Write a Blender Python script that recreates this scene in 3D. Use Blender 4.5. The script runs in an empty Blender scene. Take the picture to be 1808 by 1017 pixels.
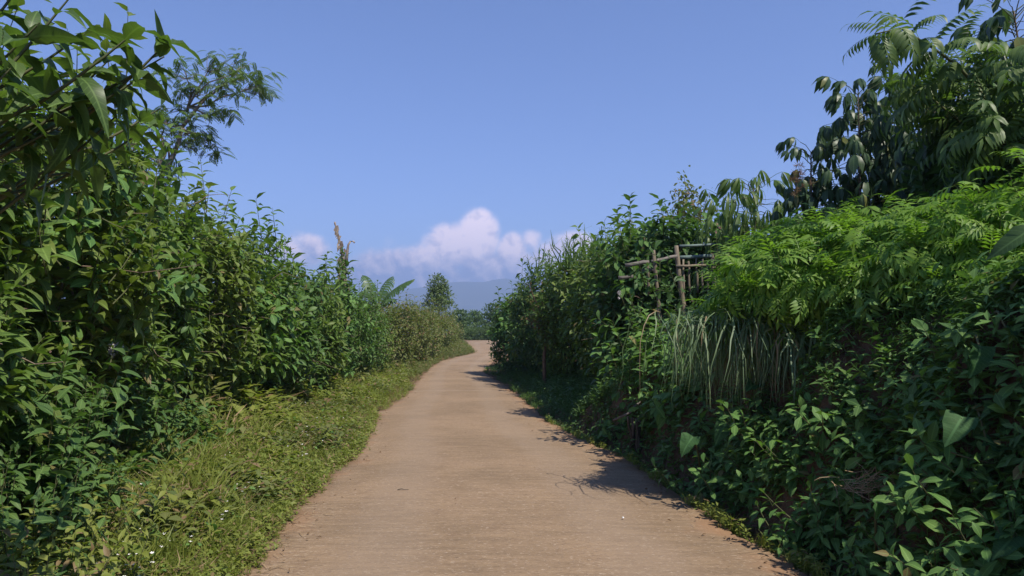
import bpy, math, random
import numpy as np
from mathutils import Matrix

# ------------------------------------------------------------------ camera
scene = bpy.context.scene
F = 1306.0                                   # focal length in photo pixels (1808 wide)
EYE = 1.5
PITCH = math.atan(81.5 / F)
cam_d = bpy.data.cameras.new('camera')
cam_d.sensor_width = 36.0
cam_d.lens = 36.0 * F / 1808.0
cam_d.clip_start = 0.05
cam_d.clip_end = 40000.0
cam = bpy.data.objects.new('camera', cam_d)
scene.collection.objects.link(cam)
cam.location = (0, 0, EYE)
cam.rotation_euler = (math.pi / 2 + PITCH, 0, 0)
scene.camera = cam

# ------------------------------------------------------------------ sun and sky
SUN_EL = math.radians(55)
SUN_AZ = math.radians(137)                   # clockwise from +Y (the lane's direction)
sun_dir = np.array([math.sin(SUN_AZ) * math.cos(SUN_EL), math.cos(SUN_AZ) * math.cos(SUN_EL), math.sin(SUN_EL)])
sun_d = bpy.data.lights.new('sun', 'SUN')
sun_d.energy = 5.0
sun_d.angle = math.radians(0.5)
sun_d.color = (1.0, 0.93, 0.82)
sun = bpy.data.objects.new('sun', sun_d)
scene.collection.objects.link(sun)
from mathutils import Vector
sun.rotation_euler = Vector(sun_dir).to_track_quat('Z', 'Y').to_euler()
sun.location = (20, -8, 30)

vs = scene.view_settings
vs.view_transform = 'Standard'
vs.look = 'None'
vs.exposure = 0.42
vs.gamma = 1.0
vs.use_curve_mapping = False
scene.render.engine = 'CYCLES'
cy = scene.cycles
cy.max_bounces = 6
cy.diffuse_bounces = 3
cy.glossy_bounces = 2
cy.transmission_bounces = 3
cy.volume_bounces = 0
cy.transparent_max_bounces = 4
cy.use_denoising = True


class NT:
    """Small helper round a node tree."""
    def __init__(s, nt):
        s.nt = nt
        nt.nodes.clear()

    def n(s, t, **kw):
        nd = s.nt.nodes.new(t)
        for k, v in kw.items():
            setattr(nd, k, v)
        return nd

    def l(s, a, b):
        s.nt.links.new(a, b)

    def put(s, sock, v):
        if isinstance(v, bpy.types.NodeSocket):
            s.l(v, sock)
        elif v is not None:
            sock.default_value = v

    def m(s, op, a, b=None, c=None, clamp=False):
        nd = s.n('ShaderNodeMath', operation=op, use_clamp=clamp)
        s.put(nd.inputs[0], a)
        s.put(nd.inputs[1], b)
        s.put(nd.inputs[2], c)
        return nd.outputs[0]

    def mix(s, f, a, b, blend='MIX'):
        nd = s.n('ShaderNodeMix', data_type='RGBA', blend_type=blend)
        s.put(nd.inputs[0], f)
        s.put(nd.inputs[6], a if isinstance(a, bpy.types.NodeSocket) else (*a[:3], 1))
        s.put(nd.inputs[7], b if isinstance(b, bpy.types.NodeSocket) else (*b[:3], 1))
        return nd.outputs[2]

    def ramp(s, f, lo, hi):
        nd = s.n('ShaderNodeMapRange', interpolation_type='SMOOTHSTEP')
        s.put(nd.inputs[0], f)
        nd.inputs[1].default_value = lo
        nd.inputs[2].default_value = hi
        return nd.outputs[0]

    def noise(s, vec, scale, detail=4, rough=0.55, dist=0.0):
        nd = s.n('ShaderNodeTexNoise')
        s.put(nd.inputs['Vector'], vec)
        nd.inputs['Scale'].default_value = scale
        nd.inputs['Detail'].default_value = detail
        nd.inputs['Roughness'].default_value = rough
        nd.inputs['Distortion'].default_value = dist
        return nd.outputs[0]

    def scale(s, vec, xyz):
        nd = s.n('ShaderNodeVectorMath', operation='MULTIPLY')
        s.put(nd.inputs[0], vec)
        nd.inputs[1].default_value = xyz
        return nd.outputs[0]


world = bpy.data.worlds.new('World')
scene.world = world
world.use_nodes = True
W = NT(world.node_tree)
SKY_STRENGTH = 0.112
sky = W.n('ShaderNodeTexSky', sky_type='NISHITA', sun_disc=False)
sky.sun_elevation = SUN_EL
sky.sun_rotation = SUN_AZ
sky.altitude = 900
sky.air_density = 1.0
sky.dust_density = 0.15
sky.ozone_density = 3.0
tc = W.n('ShaderNodeTexCoord')
sep = W.n('ShaderNodeSeparateXYZ')
W.l(tc.outputs['Generated'], sep.inputs[0])
az = W.m('ARCTAN2', sep.outputs[0], sep.outputs[1])
el = W.m('ARCSINE', sep.outputs[2])
# a bank of cumulus low along the horizon: billows given by their bearing and height
CLOUDS = [  # px, py, half width, half height (photo pixels turned to angles), weight
    (845, 415, 34, 40, 1.0), (800, 440, 52, 40, .95), (760, 468, 70, 36, .85), (865, 480, 75, 34, .8),
    (905, 447, 26, 32, .95), (938, 425, 26, 26, .5), (955, 470, 50, 40, .7), (1010, 445, 50, 34, .78), (975, 462, 60, 34, .75),
    (690, 470, 80, 30, .72), (688, 430, 26, 26, .3), (640, 485, 60, 26, .7), (530, 448, 52, 34, .62),
    (470, 470, 60, 30, .5), (597, 303, 44, 26, .20), (655, 302, 40, 24, .17), (820, 500, 170, 30, .8),
    (1180, 470, 160, 50, .6), (1500, 480, 180, 50, .5), (100, 470, 220, 50, .5)]
dens = None
for (px, py, hw, hh, wt) in CLOUDS:
    a0, e0 = math.atan((px - 904) / F), (590 - py) / F
    dx = W.m('DIVIDE', W.m('SUBTRACT', az, a0), hw / F)
    dy = W.m('DIVIDE', W.m('SUBTRACT', el, e0), hh / F)
    r2 = W.m('ADD', W.m('MULTIPLY', dx, dx), W.m('MULTIPLY', dy, dy))
    g = W.m('MULTIPLY', W.m('EXPONENT', W.m('MULTIPLY', r2, -0.8)), wt)
    dens = g if dens is None else W.m('SMOOTH_MAX', dens, g, 0.12)
# the same bank goes on round the rest of the horizon
cv = W.n('ShaderNodeCombineXYZ')
W.l(az, cv.inputs[0]); W.l(el, cv.inputs[1])
big = W.noise(W.scale(cv.outputs[0], (1, 1.6, 1)), 4.5, 3)
band = W.m('EXPONENT', W.m('MULTIPLY', W.m('POWER', W.m('DIVIDE', W.m('SUBTRACT', el, .075), .05), 2.0), -1.0))
ring = W.m('MULTIPLY', W.m('MULTIPLY', W.ramp(big, .42, .7), band), W.ramp(W.m('ABSOLUTE', az), .55, .9))
dens = W.m('MAXIMUM', dens, ring)
fine = W.noise(cv.outputs[0], 34, 8, .58, .3)
fine2 = W.noise(W.scale(cv.outputs[0], (1, 1.25, 1)), 16, 5, .6, .6)
shaped = W.m('ADD', dens, W.m('ADD', W.m('MULTIPLY', W.m('SUBTRACT', fine, .5), .62), W.m('MULTIPLY', W.m('SUBTRACT', fine2, .5), .65)))
shaped = W.m('MULTIPLY', shaped, W.ramp(dens, .02, .45))
cover = W.m('MULTIPLY', W.ramp(shaped, .12, .60), .93)
off = W.n('ShaderNodeVectorMath', operation='ADD')
W.l(cv.outputs[0], off.inputs[0]); off.inputs[1].default_value = (.006, .008, 0)
fineb = W.noise(off.outputs[0], 34, 8, .58, .3)
relief = W.m('MULTIPLY', W.m('SUBTRACT', fine, fineb), 2.4)
lit = W.m('ADD', W.m('ADD', W.ramp(el, .068, .135), relief), W.m('MULTIPLY', W.ramp(shaped, .5, 1.1), .35), clamp=True)
K = 1.0 / SKY_STRENGTH
ccol = W.mix(lit, (.24 * K, .305 * K, .60 * K), (1.18 * K, .98 * K, 1.08 * K))
tint = W.mix(1.0, sky.outputs[0], (0.86, 0.915, 1.20), 'MULTIPLY')
bgc = W.mix(cover, tint, ccol)
bg = W.n('ShaderNodeBackground')
W.l(bgc, bg.inputs[0])
bg.inputs[1].default_value = SKY_STRENGTH
wo = W.n('ShaderNodeOutputWorld')
W.l(bg.outputs[0], wo.inputs[0])
SKY_TINT = tint.node

# ------------------------------------------------------------------ helpers
rng = np.random.default_rng(7)
random.seed(7)
COL = scene.collection
ca, sa = math.cos(PITCH), math.sin(PITCH)


def P(px, py, Y):
    """World point that stands Y metres down the lane along the sight line through a photo point."""
    x, u = (px - 904) / F, (508.5 - py) / F
    yd, zd = ca - u * sa, sa + u * ca
    t = Y / yd
    return np.array([x * t, Y, EYE + zd * t])


def sm(a, b, x):
    t = np.clip((np.asarray(x, float) - a) / (b - a), 0, 1)
    return t * t * (3 - 2 * t)


def rise(y):
    return 0.9 * sm(20, 70, y)


def G(px, py):
    """Where the sight line meets the lane."""
    lo, hi = 2.0, 200.0
    for _ in range(50):
        mid = .5 * (lo + hi)
        if P(px, py, mid)[2] > rise(mid): lo = mid
        else: hi = mid
    return P(px, py, lo)


LEFT_EDGE = [(415, 1012), (455, 966), (489, 921), (537, 877), (589, 825), (622, 803), (644, 766), (661, 732), (712, 699),
             (743, 665), (758, 650), (778, 637), (838, 623)]
RIGHT_EDGE = [(1425, 1012), (1300, 943), (1216, 889), (1167, 854), (1107, 814), (1047, 784), (972, 749), (938, 719),
              (898, 685), (853, 656), (873, 634), (885, 622)]
le = np.array([G(*p)[:2] for p in LEFT_EDGE])
re_ = np.array([G(*p)[:2] for p in RIGHT_EDGE])
le = np.vstack([[(-1.75, -8), (-1.75, 2)], le, [(-3.3, 55), (-4.1, 64), (-4.6, 71)]])
re_ = np.vstack([[(1.85, -8), (1.83, 2)], re_, [(-.6, 52), (-.5, 60), (6., 66), (14., 71)]])


def xl(y): return np.interp(y, le[:, 1], le[:, 0])
def xr(y): return np.interp(y, re_[:, 1], re_[:, 0])


def vnoise(x, y, s, seed=0):
    """Cheap smooth value noise in numpy."""
    x = np.asarray(x, float) * s; y = np.asarray(y, float) * s
    xi, yi = np.floor(x), np.floor(y)
    fx, fy = x - xi, y - yi
    fx = fx * fx * (3 - 2 * fx); fy = fy * fy * (3 - 2 * fy)
    def h(a, b):
        v = np.sin(a * 127.1 + b * 311.7 + seed * 74.7) * 43758.5453
        return v - np.floor(v)
    return (h(xi, yi) * (1 - fx) + h(xi + 1, yi) * fx) * (1 - fy) + (h(xi, yi + 1) * (1 - fx) + h(xi + 1, yi + 1) * fx) * fy


def gz(x, y):
    """Height of the terrain."""
    x = np.asarray(x, float); y = np.asarray(y, float)
    z = rise(y)
    L, R = xl(y), xr(y)
    nz = vnoise(x, y, 1.7) * .6 + vnoise(x, y, 4.3, 3) * .3 + vnoise(x, y, 9, 5) * .1
    dl = L - x
    z = z + sm(0, 2.4, dl) * .16 + sm(.0, .5, dl) * (nz - .4) * .12
    dr = x - R
    hb = 1.45 * (1 - sm(9.5, 14, y)) + .25
    near = 1 - sm(12, 15, y)
    ditch = sm(.0, .22, dr) * (1 - sm(.22, .5, dr)) * .25 * near
    bank = sm(.2, 1.25, dr + (nz - .5) * .5 * near) * hb + sm(1, 5, dr) * .5 * near
    bank = np.where(y > 14, sm(.2, 2.0, dr) * hb, bank)
    inside = sm(-.25, 0, -np.minimum(dl, 0)) * 0
    road = (dl < 0.0) & (dr < 0.0)
    z = z + bank - ditch + sm(.3, 1.2, dr) * (nz - .5) * .25 * near
    return np.where(road, z - .035, z) + inside


def TY(px, py, far=60.0):
    """How far along a sight line the terrain is met."""
    ys = np.arange(2.0, far, .04)
    q = np.array([P(px, py, v) for v in ys])
    hit = np.where(q[:, 2] <= gz(q[:, 0], q[:, 1]))[0]
    return float(ys[hit[0]]) if len(hit) else far


def unit(v):
    return v / np.maximum(np.linalg.norm(v, axis=-1, keepdims=True), 1e-9)


class Tmpl:
    """A small mesh: vertices, polygons and one uv per corner."""
    def __init__(s, V, faces, UV):
        s.V = np.asarray(V, float).reshape(-1, 3)
        s.tot = np.array([len(f) for f in faces], np.int32)
        s.loops = np.array([i for f in faces for i in f], np.int32)
        s.UV = np.asarray(UV, float)[s.loops]


def join_t(ts):
    o = Tmpl.__new__(Tmpl)
    k, Vs, Ls = 0, [], []
    for t in ts:
        Vs.append(t.V); Ls.append(t.loops + k); k += len(t.V)
    o.V = np.vstack(Vs); o.loops = np.concatenate(Ls)
    o.tot = np.concatenate([t.tot for t in ts]); o.UV = np.vstack([t.UV for t in ts])
    return o


def moved(t, M, T):
    o = Tmpl.__new__(Tmpl)
    o.V = t.V @ np.asarray(M).T + np.asarray(T); o.loops = t.loops; o.tot = t.tot; o.UV = t.UV
    return o


def to_mesh(name, t, mat, smooth=True):
    me = bpy.data.meshes.new(name)
    me.vertices.add(len(t.V)); me.vertices.foreach_set('co', t.V.astype(np.float32).ravel())
    me.loops.add(len(t.loops)); me.loops.foreach_set('vertex_index', t.loops.astype(np.int32))
    me.polygons.add(len(t.tot))
    st = np.concatenate([[0], np.cumsum(t.tot)[:-1]]).astype(np.int32)
    me.polygons.foreach_set('loop_start', st)
    uv = me.uv_layers.new(name='uv')
    uv.data.foreach_set('uv', t.UV.astype(np.float32).ravel())
    me.polygons.foreach_set('use_smooth', np.full(len(t.tot), smooth))
    me.materials.append(mat)
    me.update(calc_edges=True)
    return me


def spread_t(t, M, T):
    """Many copies of a template joined (M: N,3,3  T: N,3)."""
    n, k = len(M), len(t.V)
    o = Tmpl.__new__(Tmpl)
    o.V = (np.einsum('nij,kj->nki', M, t.V) + T[:, None, :]).reshape(-1, 3)
    o.loops = (t.loops[None, :] + (np.arange(n) * k)[:, None]).ravel()
    o.tot = np.tile(t.tot, n); o.UV = np.tile(t.UV, (n, 1))
    return o


def frames(D, N, L, Wd=None):
    """Matrices whose y axis is D (length L) and whose z axis is N made square to it."""
    D = unit(D)
    N = N - (N * D).sum(-1, keepdims=True) * D
    N = unit(N + 1e-6)
    X = np.cross(D, N)
    L = np.asarray(L, float)[:, None]
    Wd = L if Wd is None else np.asarray(Wd, float)[:, None]
    return np.stack([X * Wd, D * L, N * L], axis=-1)


def leaf_t(nseg=4, width=.33, fold=.25, droop=.35, prof='ovate', wave=0.0, side=0.0, stalk=.06):
    """A leaf blade along +y: midrib and two halves folded up a little, the tip drooping."""
    if nseg == 1:
        h = width / 2
        return Tmpl([(0, 0, 0), (-h, .5, fold * h - droop * .2), (0, 1 - .2 * abs(droop), -droop * .8), (h, .5, fold * h - droop * .2)],
                    [(0, 2, 1), (0, 3, 2)], [(.5, 0), (0, .5), (.5, 1), (1, .5)])
    V, UV, faces = [], [], []
    rows = []
    for i in range(nseg + 1):
        t = i / nseg
        s = stalk + (1 - stalk) * t
        if prof == 'ovate': w = (math.sin(math.pi * min(1, t ** .72)) ** .9) * (1 - .25 * t)
        elif prof == 'lance': w = math.sin(math.pi * t ** .85) ** .85
        elif prof == 'obov': w = math.sin(math.pi * t ** 1.35) ** .8
        elif prof == 'heart': w = (math.sin(math.pi * min(1, (.16 + .84 * t) ** .62))) ** .8 if t < 1 else 0
        else: w = 1 - t ** 2
        w = max(w, .05 if i == 0 else 0) * width / 2
        z = -droop * s * s
        y = s * (1 - .3 * abs(droop) * s)
        x0 = side * s * s
        if i == nseg:
            V.append((x0, y, z)); UV.append((.5, 1)); rows.append((len(V) - 1,))
        else:
            wz = wave * math.sin(i * 2.1 + 1)
            V += [(x0 - w, y, z + fold * w + wz * w), (x0, y, z), (x0 + w, y, z + fold * w - wz * w)]
            UV += [(0.5 - .5 * w / (width / 2), t), (.5, t), (.5 + .5 * w / (width / 2), t)]
            rows.append((len(V) - 3, len(V) - 2, len(V) - 1))
    for i in range(nseg):
        a, b = rows[i], rows[i + 1]
        if len(b) == 1:
            faces += [(a[0], a[1], b[0]), (a[1], a[2], b[0])]
        else:
            faces += [(a[0], a[1], b[1], b[0]), (a[1], a[2], b[2], b[1])]
    return Tmpl(V, faces, UV)


def rotm(d, n):
    return frames(np.array([d], float), np.array([n], float), [1.0])[0]


def ribbon_t(pts, widths, nrm=(0, 0, 1)):
    pts = np.asarray(pts, float)
    tan = unit(np.gradient(pts, axis=0))
    sd = unit(np.cross(tan, np.asarray(nrm, float)) + 1e-6)
    V, UV, faces = [], [], []
    for i, (p, s, w) in enumerate(zip(pts, sd, widths)):
        V += [p - s * w / 2, p + s * w / 2]
        t = i / (len(pts) - 1)
        UV += [(0, t), (1, t)]
    for i in range(len(pts) - 1):
        faces.append((2 * i, 2 * i + 1, 2 * i + 3, 2 * i + 2))
    return Tmpl(V, faces, UV)


def tube_t(pts, radii, k=6, cap=True):
    pts = np.asarray(pts, float)
    tan = unit(np.gradient(pts, axis=0))
    ref = np.array([0, 0, 1.]) if abs(tan[0][2]) < .9 else np.array([1., 0, 0])
    V, UV, faces = [], [], []
    for i, (p, t, r) in enumerate(zip(pts, tan, radii)):
        a = unit(np.cross(t, ref)); b = np.cross(t, a)
        for j in range(k):
            th = 2 * math.pi * j / k
            V.append(p + (a * math.cos(th) + b * math.sin(th)) * r); UV.append((j / k, i / (len(pts) - 1)))
    for i in range(len(pts) - 1):
        for j in range(k):
            q = (j + 1) % k
            faces.append((i * k + j, i * k + q, (i + 1) * k + q, (i + 1) * k + j))
    if cap:
        faces.append(tuple(range(k))[::-1]); faces.append(tuple((len(pts) - 1) * k + j for j in range(k)))
    return Tmpl(V, faces, UV)


def pinnate_t(pairs=6, length=.30, width=.28, droop=.35, nseg=2, start=.22, ang=55, fall=.25, taper=True):
    """A compound leaf: a drooping rachis with leaflets in pairs and one at the tip (length 1)."""
    ts = []
    def rp(s): return np.array([0, s * (1 - .3 * droop * s), -droop * s * s])
    pts = [rp(s) for s in np.linspace(0, 1, 5)]
    ts.append(ribbon_t(pts, [.022, .02, .016, .012, .006]))
    blade = leaf_t(nseg, width, .2, fall, 'lance', stalk=.02)
    for i in range(pairs):
        s = start + (1 - start) * i / pairs
        p = rp(s); tn = unit(rp(s + .02) - rp(s - .02))
        nrm = np.cross((1, 0, 0), tn)
        a = math.radians(ang - 14 * i / pairs)
        L = length * (1 - (.45 * abs(i / pairs - .4) * 1.2 if taper else 0))
        for sg in (-1, 1):
            d = tn * math.cos(a) + np.array([sg, 0, 0]) * math.sin(a) - np.array([0, 0, .12])
            ts.append(moved(blade, rotm(d, nrm + np.array([-sg * .25, 0, 0])) * L, p))
    tn = unit(rp(1) - rp(.95))
    ts.append(moved(blade, rotm(tn, np.cross((1, 0, 0), tn)) * length * .9, rp(1)))
    return join_t(ts)


def palm_t(n=6, leaflen=.62, width=.34, fall=.9, nseg=3, stalk=.45):
    """Stalk and drooping fingers round its end (rubber or cassava like leaf), length about 1."""
    ts = [ribbon_t([(0, 0, 0), (0, stalk * .5, .02), (0, stalk, 0)], [.016, .014, .012]),
          ribbon_t([(0, 0, 0), (0, stalk * .5, .02), (0, stalk, 0)], [.016, .014, .012], (1, 0, 0))]
    for i in range(n):
        a = (i - (n - 1) / 2) / n * math.radians(300)
        d = np.array([math.sin(a), math.cos(a), -.45 - .25 * random.random()])
        blade = leaf_t(nseg, width * random.uniform(.85, 1.1), .2, fall * random.uniform(.6, 1.0), 'obov', stalk=.04)
        ts.append(moved(blade, rotm(d, (0, 0, 1)) * leaflen * random.uniform(.8, 1.1), (0, stalk, 0)))
    return join_t(ts)


# ------------------------------------------------------------------ materials
def leaf_mat(name, c1, c2, pale=None, trans=.32, rough=.5, vein=.35, spots=0.0, tcol=(1.25, 1.45, .55), spec=.35, dry=None):
    m = bpy.data.materials.new(name)
    m.use_nodes = True
    t = NT(m.node_tree)
    oi = t.n('ShaderNodeObjectInfo'); ge = t.n('ShaderNodeNewGeometry')
    r = t.m('FRACT', t.m('ADD', oi.outputs['Random'], ge.outputs['Random Per Island']))
    base = t.mix(r, c1, c2)
    if dry:
        r2 = t.m('FRACT', t.m('MULTIPLY', r, 7.31))
        base = t.mix(t.m('GREATER_THAN', r2, 1 - dry[1]), base, dry[0])
    uv = t.n('ShaderNodeUVMap')
    s = t.n('ShaderNodeSeparateXYZ'); t.l(uv.outputs[0], s.inputs[0])
    u = t.m('ABSOLUTE', t.m('SUBTRACT', s.outputs[0], .5))
    if vein:
        rib = t.m('SUBTRACT', 1.0, t.ramp(u, .015, .06))
        lat = t.m('SINE', t.m('MULTIPLY', t.m('SUBTRACT', s.outputs[1], t.m('MULTIPLY', u, .35)), 70))
        lat = t.m('MULTIPLY', t.ramp(lat, .75, 1.0), .45)
        base = t.mix(t.m('MULTIPLY', t.m('MAXIMUM', rib, lat), vein), base, tuple(min(1, c * 2.2 + .02) for c in c2))
    if spots:
        tcn = t.n('ShaderNodeTexCoord')
        nz = t.noise(tcn.outputs['Object'], 60, 3)
        base = t.mix(t.m('MULTIPLY', t.ramp(nz, .58, .66), spots), base, tuple(c * 2.0 for c in c2))
    pale = pale or tuple(.5 * (a + b) * 1.15 + .012 for a, b in zip(c1, c2))
    under = t.mix(.55, base, pale)
    col = t.mix(ge.outputs['Backfacing'], base, under)
    b = t.n('ShaderNodeBsdfPrincipled')
    t.l(col, b.inputs['Base Color'])
    b.inputs['Roughness'].default_value = rough
    b.inputs['Specular IOR Level'].default_value = spec
    tr = t.n('ShaderNodeBsdfTranslucent')
    t.l(t.mix(1.0, col, tcol, 'MULTIPLY'), tr.inputs[0])
    mx = t.n('ShaderNodeMixShader'); mx.inputs[0].default_value = trans
    t.l(b.outputs[0], mx.inputs[1]); t.l(tr.outputs[0], mx.inputs[2])
    o = t.n('ShaderNodeOutputMaterial'); t.l(mx.outputs[0], o.inputs[0])
    return m


def plain_mat(name, c1, c2, scale=8.0, rough=.85, stretch=(1, 1, 1), spec=.2, bump=.0):
    m = bpy.data.materials.new(name)
    m.use_nodes = True
    t = NT(m.node_tree)
    tcn = t.n('ShaderNodeTexCoord')
    nz = t.noise(t.scale(tcn.outputs['Object'], stretch), scale, 5, .6)
    oi = t.n('ShaderNodeObjectInfo')
    f = t.m('ADD', t.ramp(nz, .3, .7), t.m('MULTIPLY', t.m('SUBTRACT', oi.outputs['Random'], .5), .4), clamp=True)
    b = t.n('ShaderNodeBsdfPrincipled')
    t.l(t.mix(f, c1, c2), b.inputs['Base Color'])
    b.inputs['Roughness'].default_value = rough
    b.inputs['Specular IOR Level'].default_value = spec
    if bump:
        bp = t.n('ShaderNodeBump'); bp.inputs['Strength'].default_value = bump; bp.inputs['Distance'].default_value = .02
        t.l(nz, bp.inputs['Height']); t.l(bp.outputs[0], b.inputs['Normal'])
    o = t.n('ShaderNodeOutputMaterial'); t.l(b.outputs[0], o.inputs[0])
    return m


M_HEDGE = leaf_mat('hedge_leaf', (.066, .122, .024), (.132, .205, .045), rough=.52, spec=.28, dry=((.16, .12, .05), .012))
M_BIG = leaf_mat('overhanging_leaf', (.050, .098, .020), (.090, .145, .035), rough=.42, vein=.45, trans=.36)
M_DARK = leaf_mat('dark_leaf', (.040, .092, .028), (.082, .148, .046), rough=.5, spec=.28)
M_FERN = leaf_mat('feathery_leaf', (.095, .205, .024), (.195, .310, .046), rough=.5, vein=.15, trans=.42)
M_PINN = leaf_mat('pinnate_leaf', (.060, .115, .028), (.125, .190, .048), rough=.45, vein=.2, trans=.36)
M_CASS = leaf_mat('palmate_leaf', (.030, .065, .028), (.060, .105, .042), rough=.42, vein=.3, trans=.3, dry=((.15, .16, .04), .03))
M_BANANA = leaf_mat('banana_leaf', (.050, .105, .030), (.080, .140, .042), rough=.38, vein=.2, trans=.32)
M_GRASSY = leaf_mat('long_grass_leaf', (.085, .150, .066), (.185, .250, .120), rough=.5, vein=.0, trans=.3, dry=((.28, .21, .12), .13))
M_WEED = leaf_mat('weed_leaf', (.050, .108, .030), (.100, .172, .044), rough=.55, spec=.25, dry=((.15, .12, .04), .02))
M_BROAD = leaf_mat('broad_weed_leaf', (.030, .086, .030), (.052, .120, .040), rough=.65, spec=.2, spots=.6, vein=.5)
M_VERGE = leaf_mat('verge_leaf', (.140, .185, .030), (.240, .262, .056), rough=.55, vein=.0, trans=.35, dry=((.24, .17, .085), .10))
M_BROWN = leaf_mat('mixed_dry_leaf', (.095, .135, .035), (.175, .185, .060), rough=.6, vein=.1, dry=((.20, .13, .07), .16))
M_FAR = leaf_mat('far_leaf', (.055, .105, .032), (.105, .160, .048), rough=.55, vein=.0)
M_DRY = leaf_mat('withered_leaf', (.130, .080, .040), (.240, .150, .080), rough=.8, vein=.0, trans=.2, tcol=(1.1, .9, .6))
M_STRAW = leaf_mat('straw', (.260, .170, .085), (.420, .310, .180), rough=.8, vein=.0, trans=.1, tcol=(1, .9, .6))
M_YELLOW = leaf_mat('yellowed_leaf', (.30, .18, .03), (.38, .25, .05), rough=.6, trans=.3, tcol=(1.1, .9, .4))
M_STEM = plain_mat('green_stem', (.070, .085, .035), (.115, .115, .055), 14)
M_BARK = plain_mat('bark', (.085, .065, .048), (.170, .135, .105), 12, stretch=(1, 1, .25), bump=.4)
M_PALEBARK = plain_mat('pale_bark', (.16, .13, .105), (.28, .24, .20), 10, stretch=(1, 1, .3))
M_BAMBOO = plain_mat('weathered_bamboo', (.130, .105, .075), (.230, .190, .140), 10, stretch=(3, 3, .5))
M_GREYWOOD = plain_mat('grey_board', (.120, .108, .095), (.205, .185, .165), 10, stretch=(.4, 3, 3))
M_TARP = plain_mat('faded_green_pole', (.100, .150, .140), (.170, .220, .205), 9, stretch=(.4, 3, 3))
M_FLOWER = plain_mat('white_petal', (.62, .60, .58), (.80, .78, .76), 40)
M_FLUFF = plain_mat('seed_fluff', (.50, .46, .46), (.74, .70, .70), 60)
M_PINK = plain_mat('pink_flower', (.36, .20, .19), (.50, .30, .28), 60)
M_DEAD = plain_mat('dead_banana_fibre', (.10, .075, .06), (.34, .28, .235), 7, stretch=(1, 1, .5))

M_BANKWEED = leaf_mat('bank_weed_leaf', (.076, .168, .042), (.140, .245, .060), rough=.58, spec=.25, dry=((.17, .13, .05), .02))
M_HUSK = leaf_mat('grey_husk', (.15, .115, .09), (.33, .27, .21), rough=.85, vein=.0, trans=.15, tcol=(1, .9, .7))
M_TREE = leaf_mat('light_tree_leaf', (.085, .135, .045), (.150, .205, .075), rough=.55, vein=.0)
M_TWIG = plain_mat('dead_twig_wood', (.14, .10, .07), (.26, .20, .15), 12)
# leaf shapes, a few variants of each
random.seed(3)
def variants(fn, n):
    return [fn(i) for i in range(n)]
T_BIG = variants(lambda i: leaf_t(7, random.uniform(.33, .42), random.uniform(.25, .7), random.uniform(.3, .85), 'ovate', .22, random.uniform(-.18, .18)), 8)
T_HEDGE = variants(lambda i: leaf_t(4, random.uniform(.34, .46), random.uniform(.15, .5), random.uniform(.15, .7), 'ovate', .16, random.uniform(-.1, .1)), 6)
T_HEDGE_LOW = variants(lambda i: leaf_t(2, random.uniform(.34, .44), random.uniform(.15, .4), random.uniform(.15, .5), 'ovate'), 4)
T_OBOV = variants(lambda i: leaf_t(4, random.uniform(.36, .46), random.uniform(.1, .35), random.uniform(.1, .5), 'obov', .08, random.uniform(-.08, .08)), 5)
T_HEART = variants(lambda i: leaf_t(7, random.uniform(.66, .82), random.uniform(.2, .45), random.uniform(.3, .6), 'heart', .3, random.uniform(-.06, .06), .02), 4)
T_FERN = variants(lambda i: pinnate_t(random.choice((5, 5, 6)), random.uniform(.42, .52), .27, random.uniform(.25, .7), 2, .2, random.uniform(48, 60), .3), 5)
T_FERN_LOW = variants(lambda i: pinnate_t(5, .46, .26, random.uniform(.25, .6), 1, .2, 55, .2), 3)
T_PINN = variants(lambda i: pinnate_t(random.choice((7, 8)), random.uniform(.40, .48), .24, random.uniform(.3, .7), 3, .16, random.uniform(48, 58), .55), 4)
T_PALM = variants(lambda i: palm_t(random.choice((5, 6, 7)), random.uniform(.55, .66), random.uniform(.32, .4)), 5)
T_LIMP = variants(lambda i: palm_t(6, random.uniform(.6, .7), .2, 1.2), 4)
T_FEATHER = variants(lambda i: pinnate_t(8, .24, .5, random.uniform(.2, .5), 1, .1, 62, .1), 4)

# ------------------------------------------------------------------ plants
PLANTS = []


class Plant:
    def __init__(s, name, label, cat, group, loc, limit=300):
        s.name, s.label, s.cat, s.group, s.loc, s.limit = name, label, cat, group, np.asarray(loc, float), limit
        s.batches = []        # (templates, which, M, T, length, material, part name, single)
        s.parts = []          # (name, Tmpl, material, kind, label)
        PLANTS.append(s)

    def leaves(s, ts, M, T, L, mat, part='leaf', single=True):
        if len(M):
            s.batches.append((ts, rng.integers(0, len(ts), len(M)), np.asarray(M), np.asarray(T), np.asarray(L, float), mat, part, single))

    def part(s, name, t, mat, kind=None, label=None):
        s.parts.append((name, t, mat, kind, label))


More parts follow.
